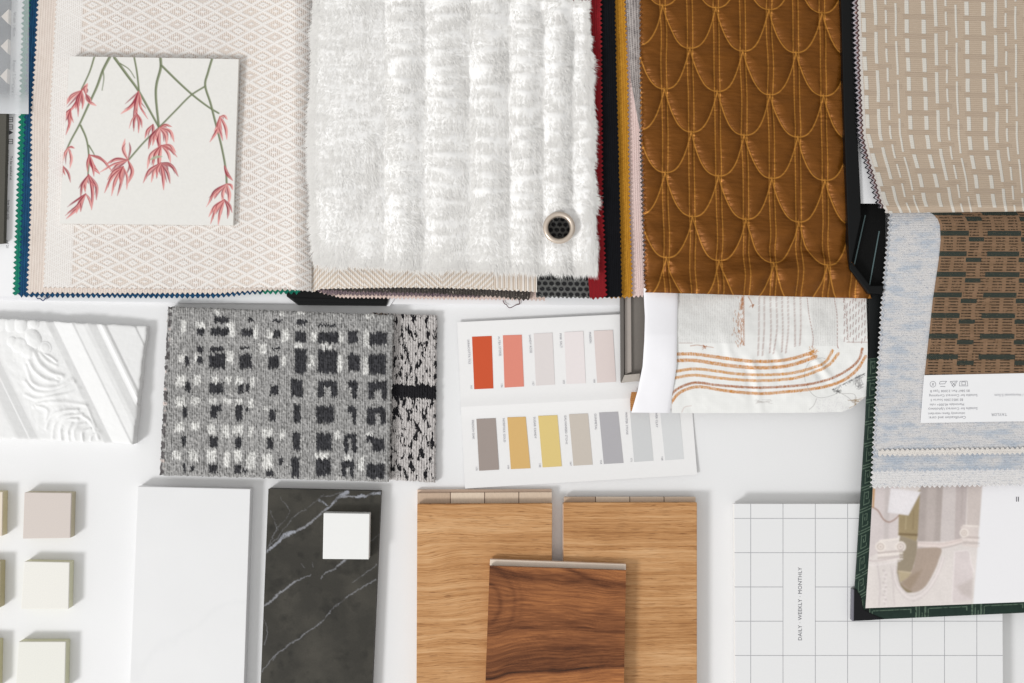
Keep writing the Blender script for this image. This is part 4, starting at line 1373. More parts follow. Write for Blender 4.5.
def build_fur(n):
    U, V = RNG.random(n), RNG.random(n)
    # more hairs on the rim
    k = n // 7
    side = RNG.integers(0, 4, k)
    j = RNG.random(k) * 0.02
    U[:k] = np.where(side == 0, j, np.where(side == 1, 1 - j, U[:k]))
    V[:k] = np.where(side == 2, 1 - j, np.where(side == 3, j * 0.7, V[:k]))
    U[:k] = np.where(side == 3, 0.55 + 0.45 * U[:k], U[:k])
    PX = 300 + 300 * U
    PY = -45 + 315 * V
    for _ in range(2):
        PX = fL(PY) + (fR(PY) - fL(PY)) * U
        PY = fT(PX) + (fB(PX) - fT(PX)) * V
    keep = np.hypot(PX - EYE[0], PY - EYE[1]) > 14.2
    PX, PY, U, V = PX[keep], PY[keep], U[keep], V[keep]
    n = len(PX)
    X, Y, Z = W(PX, PY, fur_z(PX, PY, U, V))
    Z = Z + fur_h(PX, PY) * 0.001 - 0.0005
    # lay direction: mostly down the sheet, outward at the rims, swirled by noise
    dx = 0.9 * fbm(PX * 0.03, PY * 0.03, 91, 3) + 0.3 * fbm(PX * 0.12, PY * 0.12, 92, 2)
    dy = -0.75 + 0.5 * fbm(PX * 0.03, PY * 0.03, 95, 3) + 0.3 * fbm(PX * 0.12, PY * 0.12, 96, 2)
    eL, eR = np.exp(-U * 285 / 8), np.exp(-(1 - U) * 285 / 8)
    eB = np.exp(-(1 - V) * 310 / 8)
    dx = dx - 0.7 * eL + 0.7 * eR
    dy = dy - 0.8 * eB
    eT = np.exp(-V * 310 / 7) * (PX > 470)
    dy = dy + 1.7 * eT
    dx = dx + RNG.normal(0, 0.2, n)
    dy = dy + RNG.normal(0, 0.2, n)
    # clumps: tips drawn toward a jittered cell centre
    cs_ = 7.0
    hx = (np.floor(PX / cs_ + 0.6 * vnoise(PX * 0.1, PY * 0.1, 98)) + 0.5) * cs_
    hy = (np.floor(PY / cs_ + 0.6 * vnoise(PX * 0.1, PY * 0.1, 99)) + 0.5) * cs_
    L = RNG.uniform(7, 12, n) * (1 + 0.25 * fbm(PX * 0.05, PY * 0.05, 101))
    nearhole = np.hypot(PX - EYE[0], PY - EYE[1])
    up = (PX < EYE[0] + 2) | (PY > EYE[1] + 8)
    L = np.where((nearhole < 24) & ~up, L * 0.45, L)
    L = np.where(V < 0.05, L * 0.8, L)
    rise = RNG.uniform(0.06, 0.3, n)
    tipx = dx * L * 0.55 + (hx - PX) * 0.28
    tipy = dy * L * 0.55 + (PY - hy) * 0.28
    # keep hairs from lying across the eyelet except at its lower left
    tipz = rise * L * 0.55
    root = np.stack([X, Y, Z], -1)
    tip = np.stack([tipx, tipy, tipz], -1) * 0.001
    mid = root + tip * np.array([0.4, 0.4, 0.62])
    end = root + tip
    d = tip[:, :2]
    nrm = np.stack([-d[:, 1], d[:, 0], 0 * d[:, 0]], -1)
    nrm /= (np.linalg.norm(nrm, axis=1, keepdims=True) + 1e-9)
    tw = RNG.normal(0, 0.08, n)
    nrm[:, 2] = tw
    wd = (RNG.uniform(0.13, 0.25, n) * 0.001)[:, None]
    v = np.stack([root - nrm * wd, root + nrm * wd, mid - nrm * wd * 0.9, mid + nrm * wd * 0.9, end], 1).reshape(-1, 3)
    b0 = np.arange(n) * 5
    quads = np.stack([b0, b0 + 1, b0 + 3, b0 + 2], -1)
    tris = np.stack([b0 + 2, b0 + 3, b0 + 4], -1)
    loops = np.concatenate([quads.ravel(), tris.ravel()])
    sizes = np.concatenate([np.full(n, 4), np.full(n, 3)])
    return add_mesh('fur_pile', v, loops, sizes, m_fur(), fur)


build_fur(210000)


def ring_mesh(name, cx, cy, z, r0, r1, mat, parent, hgt=3.0):
    prof = []
    for k in range(13):
        a = math.pi * k / 12
        prof.append(((r0 + r1) / 2 - (r1 - r0) / 2 * math.cos(a), hgt * math.sin(a)))
    prof = [(r0, -6.0)] + prof
    x0, y0, z0 = W(cx, cy, z)
    vs, ls = [], []
    n = 48
    for i in range(n):
        a = 2 * math.pi * i / n
        for r, hh in prof:
            vs.append((x0 + r * 0.001 * math.cos(a), y0 + r * 0.001 * math.sin(a), z0 + hh * 0.001))
    m_ = len(prof)
    for i in range(n):
        for k in range(m_ - 1):
            j = (i + 1) % n
            ls += [i * m_ + k, j * m_ + k, j * m_ + k + 1, i * m_ + k + 1]
    return add_mesh(name, vs, ls, [4] * (len(ls) // 4), mat, parent)


ring_mesh('eyelet', EYE[0] + 0.6, EYE[1] - 0.8, 33.5, 10.6, 15.6, m_plain('pewter_metal', (206, 192, 178), 0.05, 0.3, 0.35, 0.5, metal=0.55), fur, 2.6)

# ------------------------------------------------------------------ bronze quilted fabric
def quilt(PX, PY):
    X = PX - 689.9 - 0.0143 * (PY - 48)
    Y = PY - 48.3 - 0.048 * (PX - 689.9)
    X = X + 0.7 * vnoise(PX * 0.03, PY * 0.03, 111)
    Y = Y + 0.9 * vnoise(PX * 0.03, PY * 0.03, 112)
    A, Bv = 53.0, 84.05
    wr = lambda v, p: v - p * np.round(v / p)
    d = np.full(PX.shape, 1e9)
    for ox, oy in ((0, 0), (26.5, 42.0)):
        dx = np.abs(wr(X - ox, A))
        e = wr(Y - oy + 42.0 * (dx / 26.5) ** 2.6, Bv)
        sl = 42 * 2.6 / 26.5 * (dx / 26.5) ** 1.6
        d = np.minimum(d, np.abs(e) / np.sqrt(1 + sl * sl))
    dl = np.abs(np.abs(wr(X, 26.5)) - 2.7)
    return d, dl, Y, X


def velvet_cols(PX, PY, U, V):
    d, dl, Y, X = quilt(PX, PY)
    p = Paint(PX, PY, (116, 68, 14))
    n = fbm(PX * 0.05, PY * 0.12, 115, 3)
    p.c *= (1 + 0.16 * n)[..., None]
    st = 0.72 + 0.28 * (np.sin(PY * 2 * math.pi / 3.6 + PX) > -0.4)
    p.blend(np.clip(1.3 - dl / 0.55, 0, 1) * 0.9 * st, (190, 130, 52))
    p.blend(np.clip(1.3 - d / 0.62, 0, 1) * 0.9, (194, 133, 54))
    return p.c


def velvet_disp(PX, PY, U, V):
    d, dl, Y, X = quilt(PX, PY)
    m_ = np.minimum(d, dl + 0.25)
    puff = 2.9 * (1 - np.exp(-d / 5.0)) + 1.2 * (1 - np.exp(-dl / 3.0))
    thread = 0.5 * np.exp(-(d / 0.55) ** 2) + 0.4 * np.exp(-(dl / 0.5) ** 2)
    wr = 0.8 * fbm(PX * 0.045, PY * 0.13, 117, 4) * (1 - np.exp(-np.minimum(d, dl) / 3))
    big = 4.2 * np.sin((PY - 235) / 9.0 + 0.02 * PX + 2 * fbm(PX * 0.02, PY * 0.03, 119)) * np.clip((PY - 215) / 40, 0, 1) * np.clip((862 - PX) / 18, 0, 1)
    sew = 0.8 * fbm(PX * 0.10, PY * 0.34, 123, 3) * np.exp(-np.minimum(d, dl) / 4.5)
    return puff + thread + wr + big + sew


b_ = B('bronze_satin')
_u, _v = b_.uv()
_n = b_.noise(_u * 0.9, _v * 1.4, 0.0, 3.0, 0.6)
_w = b_.noise(_u * 0.05, _v * 0.35, 2.0, 3.0)
_c = b_.scale(b_.attr(), 0.95 + (_n - 0.5) * 0.3)
b_.done(_c, 0.42, 0.32, _n * 0.5 + _w * 3.0, 0.2, 0.8, sheen=0.0)
b_.bsdf.inputs['Metallic'].default_value = 0.45
b_.bsdf.inputs['Sheen Weight'].default_value = 0.0
b_.put(b_.bsdf.inputs['Sheen Tint'], lin((230, 170, 80)))
b_.bsdf.inputs['Sheen Roughness'].default_value = 0.35
M_VELVET = b_.mat
o = sheet('quilted_swatch', [(640.5, -40), (842, -40), (870, 298.5), (645, 292.5)], lambda PX, PY, U, V: 25 + 0 * PX - 5 * np.clip((V - 0.92) * 12, 0, 1) ** 2 - 2.5 * np.exp(-U * 220 / 4), M_VELVET, None, 0.6,
          pink('l', 1.1, 5.0, {'L': interp_edge([(-40, 640.5), (0, 640.5), (100, 641), (160, 642.5), (292, 645.5)]), 'R': interp_edge([(-40, 841), (0, 843), (200, 848.5), (262, 850.5), (285, 866), (299, 871)])}), col=velvet_cols, disp=velvet_disp, thick=7)
tag(o, 'bronze quilted satin swatch stitched with scallops and double lines', 'fabric swatch')

# ------------------------------------------------------------------ embroidered cloth and grey tray frame
t = thing('tray_frame', W(640, 340, 5), 'grey metal channel piece under the white hem of the embroidered cloth', 'metal frame')
M_GREY = m_plain('grey_metal', (124, 118, 112), 0.06, 0.4, 0.5, 0.4, metal=0.2)
slab('base_plate', [(620.5, 290), (660, 290), (660, 381), (632, 381.5), (621, 383)], 4.5, 6.5, M_GREY, t, 0.3)
slab('rim', [(620.2, 290), (623.8, 290), (624.2, 374.5), (621, 382.5)], 6.5, 13, m_plain('grey_metal_rim', (104, 99, 95), 0.06, 0.4, 0.5, 0.4, metal=0.2), t, 0.4)
slab('rim', [(621.2, 382.8), (624.4, 375), (640, 373.5), (640, 381)], 6.5, 13, m_plain('grey_metal_end', (176, 168, 160), 0.06, 0.4, 0.5, 0.4), t, 0.4)
slab('ridge', [(624.6, 296), (631, 292), (631.6, 372), (624.8, 375)], 6.6, 9.5, m_plain('grey_metal_ridge', (170, 161, 154), 0.05, 0.4, 0.5, 0.4), t, 0.4)

eL = interp_edge([(280, 643.5), (294, 643.8), (317, 645), (340, 644.4), (366, 642.8), (390, 638), (413, 631.5)])
eBm = interp_edge([(630, 412.5), (690, 413.2), (800, 412.8), (842, 412), (852, 408), (862, 400), (870, 393)])
eband = interp_edge([(280, 678), (294, 677.7), (366, 676.6), (413, 669.5)])


def emb_cols(PX, PY, U, V):
    p = Paint(PX, PY, (232, 232, 230))
    Z = lambda q: [(670 + a / 5.12, 290 + c / 5.12) for a, c in q]
    X, Y = (PX - 670) * 5.12, (PY - 290) * 5.12
    # ribbed grey-white panels
    rib = 0.5 + 0.5 * np.sin(X * 2 * math.pi / 12 + 1.5 * vnoise(X * .05, Y * .05, 121))
    pan1 = (X > 42) & (X < 352) & (Y < 272)
    pan2 = (X > 725) & (X < 858) & (Y < 285)
    k = (pan1 | pan2) * (0.2 + 0.4 * rib) * (0.75 + 0.5 * vnoise(X * 0.25, Y * 0.25, 123))
    p.blend(k, (198, 196, 194))
    org, rus, tan = (196, 132, 62), (166, 102, 56), (202, 144, 80)
    rg = random.Random(9)

    def fuzzy(pts, w, c, a=1.0):
        pts = smooth_line(pts, 10)
        kx = p.box(Z(pts), 4)
        Xk, Yk = PX[kx], PY[kx]
        j = 0.22 * vnoise(Xk * 1.9, Yk * 0.5, 131)
        d = p.dist(Z(pts), Xk + 0.2 * vnoise(Xk, Yk, 5), Yk + j, w * 1.25, w * 1.25)
        tx = 0.78 + 0.3 * vnoise(Xk * 1.7, Yk * 0.8, 133) + 0.12 * np.sin(Xk * 2 * math.pi / 1.6)
        m_ = np.clip(0.5 - d / 0.7, 0, 1) * a * tx
        p.c[kx] = p.c[kx] * (1 - m_[:, None]) + np.array(lin(c)) * m_[:, None]
    fuzzy([(30, 328), (120, 328), (230, 342), (330, 356), (440, 366), (560, 362), (650, 345), (730, 318)], 2.6, org)
    fuzzy([(25, 362), (120, 360), (230, 376), (330, 390), (440, 398), (560, 394), (650, 376), (745, 342)], 2.8, org)
    fuzzy([(20, 418), (120, 404), (230, 414), (330, 428), (440, 434), (560, 432), (650, 420), (740, 395), (800, 365), (832, 310)], 2.3, tan)
    fuzzy([(15, 452), (120, 436), (230, 448), (330, 458), (440, 464), (560, 460), (660, 446), (760, 412), (820, 378), (862, 325)], 2.3, tan)
    fuzzy([(-10, 560), (20, 520), (70, 490), (140, 474), (230, 486), (330, 494), (440, 500), (560, 496), (680, 486), (780, 468), (860, 438), (930, 395), (970, 350), (984, 300)], 2.0, rus)
    fuzzy([(-15, 620), (10, 570), (50, 525), (120, 498), (180, 498), (260, 512), (360, 524), (480, 530), (600, 520), (720, 508), (820, 488), (900, 455), (960, 405), (1000, 340)], 2.4, org)
    # knots
    for cx, cy, r, c in ((735, 312, 26, tan), (425, 82, 10, rus), (178, 290, 10, rus), (725, 330, 18, org)):
        for _ in range(int(r * 1.3)):
            a = rg.random() * 6.28
            q = rg.random() * r
            p.stroke(Z([(cx + q * math.cos(a), cy + q * math.sin(a)), (cx + q * math.cos(a) + rg.uniform(-8, 8), cy + q * math.sin(a) + rg.uniform(-8, 8))]), 0.7, 0.5, c, 0.8, 0.35)
    p.stroke(Z([(105, 286), (140, 282), (178, 288), (222, 294)]), 0.7, 0.5, rus, 0.8)
    for i in range(12): p.stroke(Z([(45 + i * 6, 272), (49 + i * 6, 271)]), 0.5, 0.4, (150, 110, 100), 0.6)
    # frayed orange edge
    for i in range(110):
        y = 30 + 250 * rg.random()
        x = 375 - abs(rg.gauss(0, 22)) * (0.4 + 0.6 * (y > 90))
        p.stroke(Z([(x, y), (x + rg.uniform(-6, 6), y + rg.uniform(6, 18))]), 0.7, 0.45, (178, 118, 70), 0.75, 0.35)
    for i in range(30):
        y = 28 + i * 8.6
        p.stroke(Z([(376, y), (380, y + 5)]), 0.8, 0.8, (170, 108, 66), 0.8, 0.3)
    p.stroke(Z([(402, 35), (416, 60), (425, 82)]), 0.8, 0.6, rus, 0.8)
    # stitched running lines
    lines = [([(458, 38), (455, 200), (450, 345)], 36), ([(484, 38), (482, 200), (472, 345)], 36), ([(515, 38), (517, 200), (510, 330)], 34), ([(545, 38), (548, 200), (528, 335)], 34),
             ([(574, 38), (578, 200), (572, 325)], 32), ([(604, 38), (606, 200), (592, 330)], 32), ([(636, 38), (640, 180), (640, 295)], 30), ([(668, 38), (670, 180), (664, 290)], 30)]
    for q, n in lines:
        s_ = smooth_line(q, 40)
        for i in range(n):
            a = s_[int(i * (len(s_) - 1) / n)]
            p.stroke(Z([(a[0] - 3, a[1] + 3), (a[0] + 4, a[1] - 3)]), 0.7, 0.55, (160, 124, 116), 0.75, 0.35)
    for q in ([(703, 42), (712, 130), (732, 240), (728, 300)], [(842, 42), (856, 140), (856, 270), (862, 300)]):
        for a, c in zip(smooth_line(q, 14)[:-1:2], smooth_line(q, 14)[1::2]):
            p.stroke(Z([a, c]), 0.85, 0.7, (158, 112, 102), 0.75, 0.35)
    # slanted dashes at the right
    for i in range(9):
        for j in range(16):
            x = 890 + i * 15 + rg.uniform(-1, 1)
            y = 40 + j * 15 + (i % 2) * 0
            yy = 52 + j * 40 - i * 12
            if 40 < yy < 262 and x < 1015:
                p.stroke(Z([(x + 4, yy - 11), (x, yy + 12)]), 0.75, 0.75, (146, 104, 100), 0.8, 0.35)
    for j in range(28): p.stroke(Z([(890 + (j % 2) * 5 + j * .7, 45 + j * 8), (896 + j * .7, 48 + j * 8)]), 0.6, 0.5, (150, 104, 92), 0.7, 0.3)
    for i in range(16): p.stroke(Z([(905 + i * 7, 268), (908 + i * 7, 266)]), 0.7, 0.6, (150, 104, 96), 0.7, 0.3)
    # grey drawn threads, lower right motif
    p.stroke(Z([(690, 470), (690, 420), (715, 370), (770, 348), (795, 352)]), 0.4, 0.4, (120, 112, 108), 0.6, 0.35)
    p.stroke(Z([(700, 490), (730, 535), (770, 552), (830, 540), (870, 520)]), 0.45, 0.4, (110, 104, 104), 0.6, 0.35)
    for i in range(60):
        a = rg.random()
        x, y = 830 + 170 * a, 510 - 85 * a
        p.stroke(Z([(x, y), (x + rg.uniform(-12, 12), y + rg.uniform(2, 10))]), 0.6, 0.4, (92, 90, 92), 0.7, 0.35)
    for i in range(34):
        p.stroke(Z([(940 + rg.uniform(-4, 40), 470 + rg.uniform(-30, 50)), (955 + rg.uniform(-4, 40), 460 + rg.uniform(-30, 50))]), 0.5, 0.4, (110, 108, 110), 0.5, 0.35)
    for i in range(14):
        p.stroke(Z([(858, 518), (858 + 20 * math.cos(i), 518 + 14 * math.sin(i))]), 0.8, 0.4, (84, 84, 84), 0.7, 0.35)
    p.stroke(Z([(858, 520), (905, 545), (945, 575), (945, 535), (880, 530)]), 0.5, 0.5, (120, 112, 112), 0.6, 0.35)
    p.stroke(Z([(750, 555), (735, 590), (712, 612)]), 0.6, 0.5, (130, 122, 120), 0.6, 0.35)
    mot = (X > 750) & (X < 985) & (Y > 545) & (X + (Y - 545) * 0.2 < 980)
    p.blend(mot * np.clip(vnoise(X * 0.3, Y * 0.3, 140) * 1.5 - 0.2, 0, 1) * 0.5, (204, 200, 206))
    for i in range(26):
        p.stroke(Z([(430 + rg.uniform(0, 90), 565 + rg.uniform(-8, 16)), (436 + rg.uniform(0, 90), 566 + rg.uniform(-8, 16))]), 0.4, 0.4, (150, 140, 136), 0.45, 0.3) if i < 14 else None
    for i in range(40):
        p.stroke(Z([(905 + rg.uniform(0, 95), 635 - rg.uniform(0, 90)), (918 + rg.uniform(0, 95), 625 - rg.uniform(0, 80))]), 0.8, 0.5, (150, 122, 84), 0.6, 0.35) if i < 16 else None
    p.stroke(Z([(860, 632), (895, 634)]), 1.6, 1.0, (128, 110, 84), 0.8)
    p.stroke(Z([(60, 625), (75, 600), (110, 592)]), 0.6, 0.4, (180, 140, 130), 0.6)
    # dense white mesh under the bands
    wv = 0.5 + 0.25 * np.sin(PX * 2 * math.pi / 1.8) + 0.25 * np.sin(PY * 2 * math.pi / 1.8)
    p.c *= (0.96 + 0.06 * wv)[..., None]
    return p.c


def emb_z(PX, PY, U, V):
    return 17 + 5 * np.clip((PY - 295) / 40, 0, 1) - 9 * np.clip((PY - 340) / 80, 0, 1) ** 1.5


def emb_disp(PX, PY, U, V):
    X, Y = (PX - 670) * 5.12, (PY - 290) * 5.12
    f = 2.2 * fbm(PX * 0.03, PY * 0.03, 151, 3) + 0.5 * fbm(PX * 0.12, PY * 0.12, 152, 2)
    for cx, cy, an, ln, a in ((440, 470, 1.4, 120, 1.6), (690, 480, -0.5, 90, 2.0), (780, 400, 0.9, 90, 2.0), (560, 350, 1.2, 70, 1.4), (300, 300, 1.3, 70, 1.0), (420, 380, 1.0, 60, 1.2)):
        c, s = math.cos(an), math.sin(an)
        u, v = (X - cx) * c + (Y - cy) * s, -(X - cx) * s + (Y - cy) * c
        f = f + a * np.exp(-(u / ln) ** 2) * np.exp(-(v / 20) ** 2) - 0.6 * a * np.exp(-(u / ln) ** 2) * np.exp(-((v - 34) / 20) ** 2)
    return 0.85 * f


emb = thing('embroidered_cloth', W(750, 350, 6), 'white embroidered cloth with curved orange bands and rust stitches', 'cloth')
sheet('cloth', [(670, 288), (868, 290), (868, 412), (672, 413)], emb_z, m_attr('embroidered_linen', 0.9, 0.1, 0.05, 1.3, 0.3), emb, 0.6,
      pink('', 0, 5, {'R': interp_edge([(280, 866), (360, 867.5), (415, 866.5)]), 'B': eBm}, 0.0), col=emb_cols, disp=emb_disp, thick=1.2)
sheet('hem_band', [(643.5, 288), (678, 288), (669, 413), (632, 413)], lambda PX, PY, U, V: emb_z(PX, PY, U, V) + 1.8 + 2.4 * np.sqrt(np.clip(1 - (2 * U - 1) ** 2, 0, 1)), m_plain('white_hem_paper', (238, 237, 241), 0.012, 0.2, 0.8, 0.1), emb, 1.5,
      pink('', 0, 5, {'L': eL, 'R': eband, 'B': eBm}, 0.0), disp=lambda PX, PY, U, V: 1.0 * fbm(PX * 0.04, PY * 0.03, 155, 2), thick=1.0)
sheet('fold_corner', [(631, 392), (640, 392), (637, 411.5), (630.5, 411)], 8, m_ribs('orange_stitching', (206, 150, 90), (150, 96, 56), 2.0, horiz=True), emb, 0.8,
      pink('', 0, 5, {'L': interp_edge([(392, 631.4), (400, 630.2), (411, 630.6)])}, 0.4), thick=1.0)

# ------------------------------------------------------------------ right hand book
book = thing('sample_book', W(960, 450, 14), 'open sample book with dark green greek key border and an interior photo page', 'book')
cL = interp_edge([(285, 869), (300, 868.8), (365, 867.6), (420, 865.4), (486, 861.5), (550, 857.5), (592, 854.6), (625, 853.5)])
slab('cover', [(870, 288), (1085, 285), (1085, 610), (900, 618.4), (857, 620.2), (855.2, 592), (858, 550), (862, 486), (866, 420), (868.2, 365), (869.4, 300)], 15.2, 19, m_plain('dark_green_board', (34, 52, 45), 0.15, 0.5, 0.6, 0.3), book, 0.5)
sheet('cover_border', [(869, 289), (884, 289), (872, 610), (855, 620)], 19.6, m_key(), book, 1.0, pink('', 0, 5, {'L': cL, 'R': lambda y: cL(y) + np.interp(y, [289, 360, 480, 560, 620], [14.5, 14.5, 15, 14.5, 18])}, 0.0),
      disp=lambda PX, PY, U, V: 0.9 * np.sqrt(np.clip(1 - (2 * U - 1) ** 2, 0, 1)), thick=1.0)
sheet('cover_border', [(857, 606.5), (1085, 596), (1085, 610), (857, 620.4)], 19.7, m_key('greek_key_lower_bookcloth', False), book, 1.0, disp=lambda PX, PY, U, V: 0.9 * np.sqrt(np.clip(1 - (2 * V - 1) ** 2, 0, 1)), thick=1.0)
slab('corner_protector', [(853.6, 590), (856.5, 589.5), (861, 597), (863.5, 609.5), (872, 614), (884, 619.4), (870, 620.4), (853.2, 621)], 14.6, 21.2, m_plain('black_metal', (18, 18, 21), 0.1, 0.4, 0.35, 0.2), book, 0.6)
slab('corner_protector_edge', [(852.8, 589.6), (854.2, 589.6), (853.8, 621.2), (852.3, 621)], 14.6, 21.6, m_plain('steel_edge', (120, 118, 128), 0.05, 0.4, 0.4, 0.5, metal=0.5), book, 0.2)


slab('page_block', [(900, 240), (1085, 240), (1085, 460), (890, 460)], 21.2, 27.2, M_PAPER, book, 0.3)  # not real pages: hidden support added beneath the wool swatches


def photo_cols(PX, PY, U, V):
    p = Paint(PX, PY, (236, 235, 238))
    Z = lambda q: [(860 + a / 4.877, 480 + c / 4.877) for a, c in q]
    PK = (221, 214, 211)
    p.poly(Z([(40, -40), (600, -40), (598, 20), (552, 606), (20, 630)]), PK)
    # pilasters and wall zones of the printed interior
    p.poly(Z([(55, -40), (190, -40), (185, 290), (45, 380)]), (212, 203, 202))
    p.poly(Z([(125, -40), (150, -40), (140, 290), (115, 300)]), (196, 188, 186), 0.7, 1.2)
    p.poly(Z([(190, 130), (300, 40), (290, 250), (276, 300), (186, 270)]), (166, 150, 120))
    p.poly(Z([(300, 55), (285, 275), (192, 265), (192, 185), (240, 160)]), (162, 146, 116))
    p.stroke(Z([(225, 180), (222, 240)]), 1.0, 1.0, (186, 172, 142), 0.8)
    p.stroke(Z([(262, 150), (258, 240)]), 1.0, 1.0, (140, 124, 96), 0.8)
    p.stroke(Z([(192, 264), (285, 268)]), 2.0, 2.0, (120, 102, 74), 0.9, 0.8)
    # column shafts
    p.poly(Z([(298, -40), (410, -40), (392, 300), (280, 300)]), (178, 168, 164))
    p.poly(Z([(330, -40), (378, -40), (362, 300), (318, 300)]), (192, 182, 178), 0.8, 1.5)
    p.poly(Z([(410, -40), (470, -40), (460, 300), (392, 300)]), (204, 196, 194))
    p.poly(Z([(470, -40), (528, -40), (512, 280), (460, 300)]), (190, 180, 178))
    p.poly(Z([(528, -40), (600, -40), (582, 230), (520, 220)]), (202, 192, 188))
    p.stroke(Z([(500, 30), (494, 190)]), 1.2, 1.2, (172, 162, 158), 0.6, 1.2)
    # entablature
    p.poly(Z([(265, 300), (400, 306), (520, 280), (516, 300), (395, 330), (262, 324)]), (226, 214, 210))
    p.stroke(Z([(262, 326), (396, 332), (520, 302)]), 0.8, 0.8, (170, 156, 152), 0.8)
    p.stroke(Z([(265, 306), (398, 312), (520, 286)]), 0.6, 0.6, (190, 176, 172), 0.8)
    # round arch opening with its soffit
    p.poly(Z([(196, 270), (280, 300), (278, 360), (255, 440), (205, 500), (182, 440), (184, 330)]), (158, 146, 128))
    p.poly(smooth_line(Z([(280, 332), (392, 332), (384, 390), (360, 450), (318, 520), (270, 548), (228, 542), (196, 508), (236, 470), (262, 420)]), 5), (176, 160, 148))
    p.poly(smooth_line(Z([(182, 420), (186, 450), (200, 505), (228, 532), (256, 545), (228, 548), (196, 510), (180, 450)]), 5), (146, 132, 108))
    p.poly(Z([(186, 444), (250, 452), (236, 475), (196, 500)]), (186, 172, 146))
    p.stroke(Z([(186, 444), (250, 452)]), 1.0, 1.0, (206, 192, 168), 0.9)
    p.poly(Z([(205, 500), (250, 462), (300, 440), (270, 500), (240, 540)]), (150, 132, 110), 0.5, 2.0)
    for r, c in ((12, (206, 196, 196)), (24, (232, 222, 222)), (38, (208, 198, 198))):
        p.stroke(Z([(178 - r * .4, 420), (186 - r * .6, 480), (206 - r * .5, 520 + r * .5), (250, 552 + r), (310 + r * .4, 530 + r * .6), (362 + r * .6, 460), (394 + r * .5, 380)]), 0.9, 0.9, c, 0.8)
    # capitals
    def cap(cx, cy, s):
        p.poly(Z([(cx - 55 * s, cy - 30 * s), (cx + 40 * s, cy - 42 * s), (cx + 45 * s, cy + 60 * s), (cx - 60 * s, cy + 75 * s)]), (220, 212, 208))
        p.stroke(Z([(cx - 50 * s, cy - 30 * s), (cx + 40 * s, cy - 38 * s)]), 1.4, 1.4, (236, 228, 222), 0.9)
        for dx in (-48, 50):
            for r, c in ((26, (232, 224, 218)), (18, (196, 184, 178)), (12, (230, 220, 214)), (5, (188, 176, 170))):
                p.stroke(Z([(cx + dx * s, cy), (cx + dx * s + .1, cy + .1)]), 2 * r * s / 4.877, 2 * r * s / 4.877, c, 0.9, 0.4)
        for k, c in ((30, (188, 176, 172)), (42, (234, 226, 220)), (56, (196, 186, 182)), (70, (228, 220, 216))):
            p.stroke(Z([(cx - 60 * s, cy + k * s), (cx + 58 * s, cy + (k - 10) * s)]), 1.2 * s + .4, 1.2 * s + .4, c, 0.85)
    cap(148, 325, 1.0)
    p.poly(Z([(492, 225), (580, 230), (572, 330), (498, 320)]), (214, 204, 200))
    for k, c in ((222, (232, 224, 218)), (278, (190, 178, 174)), (290, (230, 220, 216)), (305, (192, 182, 178)), (318, (224, 214, 210))):
        p.stroke(Z([(505, k), (580, k + 4)]), 1.5, 1.5, c, 0.85)
    for r, c in ((22, (232, 224, 218)), (15, (194, 182, 176)), (10, (230, 220, 214)), (4, (186, 174, 168))):
        p.stroke(Z([(508, 258), (508.1, 258.1)]), 2 * r / 4.877, 2 * r / 4.877, c, 0.9, 0.4)
    # lower panels
    p.stroke(Z([(85, 410), (98, 520), (92, 615)]), 1.0, 1.0, (196, 186, 188), 0.7)
    p.stroke(Z([(150, 420), (160, 500), (168, 610)]), 1.0, 1.0, (200, 190, 190), 0.7)
    for i in range(18):
        p.stroke(Z([(112 + (i % 3) * 8, 440 + i * 10), (122 + (i % 2) * 8, 446 + i * 10)]), 1.4, 0.8, (236, 228, 228) if i % 2 else (196, 186, 186), 0.8)
    p.stroke(Z([(40, 390), (80, 395), (190, 375)]), 1.2, 1.2, (198, 186, 186), 0.8)
    p.stroke(Z([(38, 412), (80, 415), (195, 395)]), 0.9, 0.9, (234, 226, 226), 0.8)
    p.poly(Z([(462, 350), (528, 346), (550, 430), (545, 590), (448, 600)]), (214, 204, 204), 0.8)
    p.stroke(Z([(462, 350), (528, 346), (540, 400), (556, 450)]), 0.9, 0.9, (234, 226, 226), 0.8)
    p.stroke(Z([(462, 350), (448, 600)]), 0.9, 0.9, (234, 226, 226), 0.8)
    p.poly(Z([(470, 520), (550, 480), (546, 575), (500, 560)]), (198, 188, 184), 0.7, 2.0)
    # lamp with pleated shade on a curved brass arm
    p.poly(Z([(150, 40), (296, 58), (236, 172), (135, 158)]), (234, 230, 232))
    for i in range(14):
        a = i / 13
        p.stroke(Z([(155 + 138 * a, 42 + 16 * a), (138 + 96 * a, 158 + 13 * a)]), 0.4, 0.4, (208, 204, 208), 0.7, 0.4)
    p.stroke(Z([(60, 132), (88, 150), (115, 192), (142, 205), (170, 192), (190, 172)]), 1.0, 0.8, (140, 92, 60), 0.95)
    p.stroke(Z([(68, 45), (64, 130)]), 1.8, 1.4, (190, 140, 60), 0.95)
    c = p.c
    for _ in range(2):          # soft focus of the printed picture
        q = np.pad(c, ((1, 1), (1, 1), (0, 0)), mode='edge')
        c = sum(q[i:i + c.shape[0], j:j + c.shape[1]] for i in range(3) for j in range(3)) / 9
    inside = PX < np.interp(PY, [484, 604], [982, 973])
    g = 1 + 0.07 * fbm(PX * 0.06, PY * 0.06, 171, 4) + 0.03 * vnoise(PX * 0.7, PY * 0.7, 175)
    return np.where(inside[..., None], 0.62 * (c * g[..., None] / 0.62) ** 1.12, c)


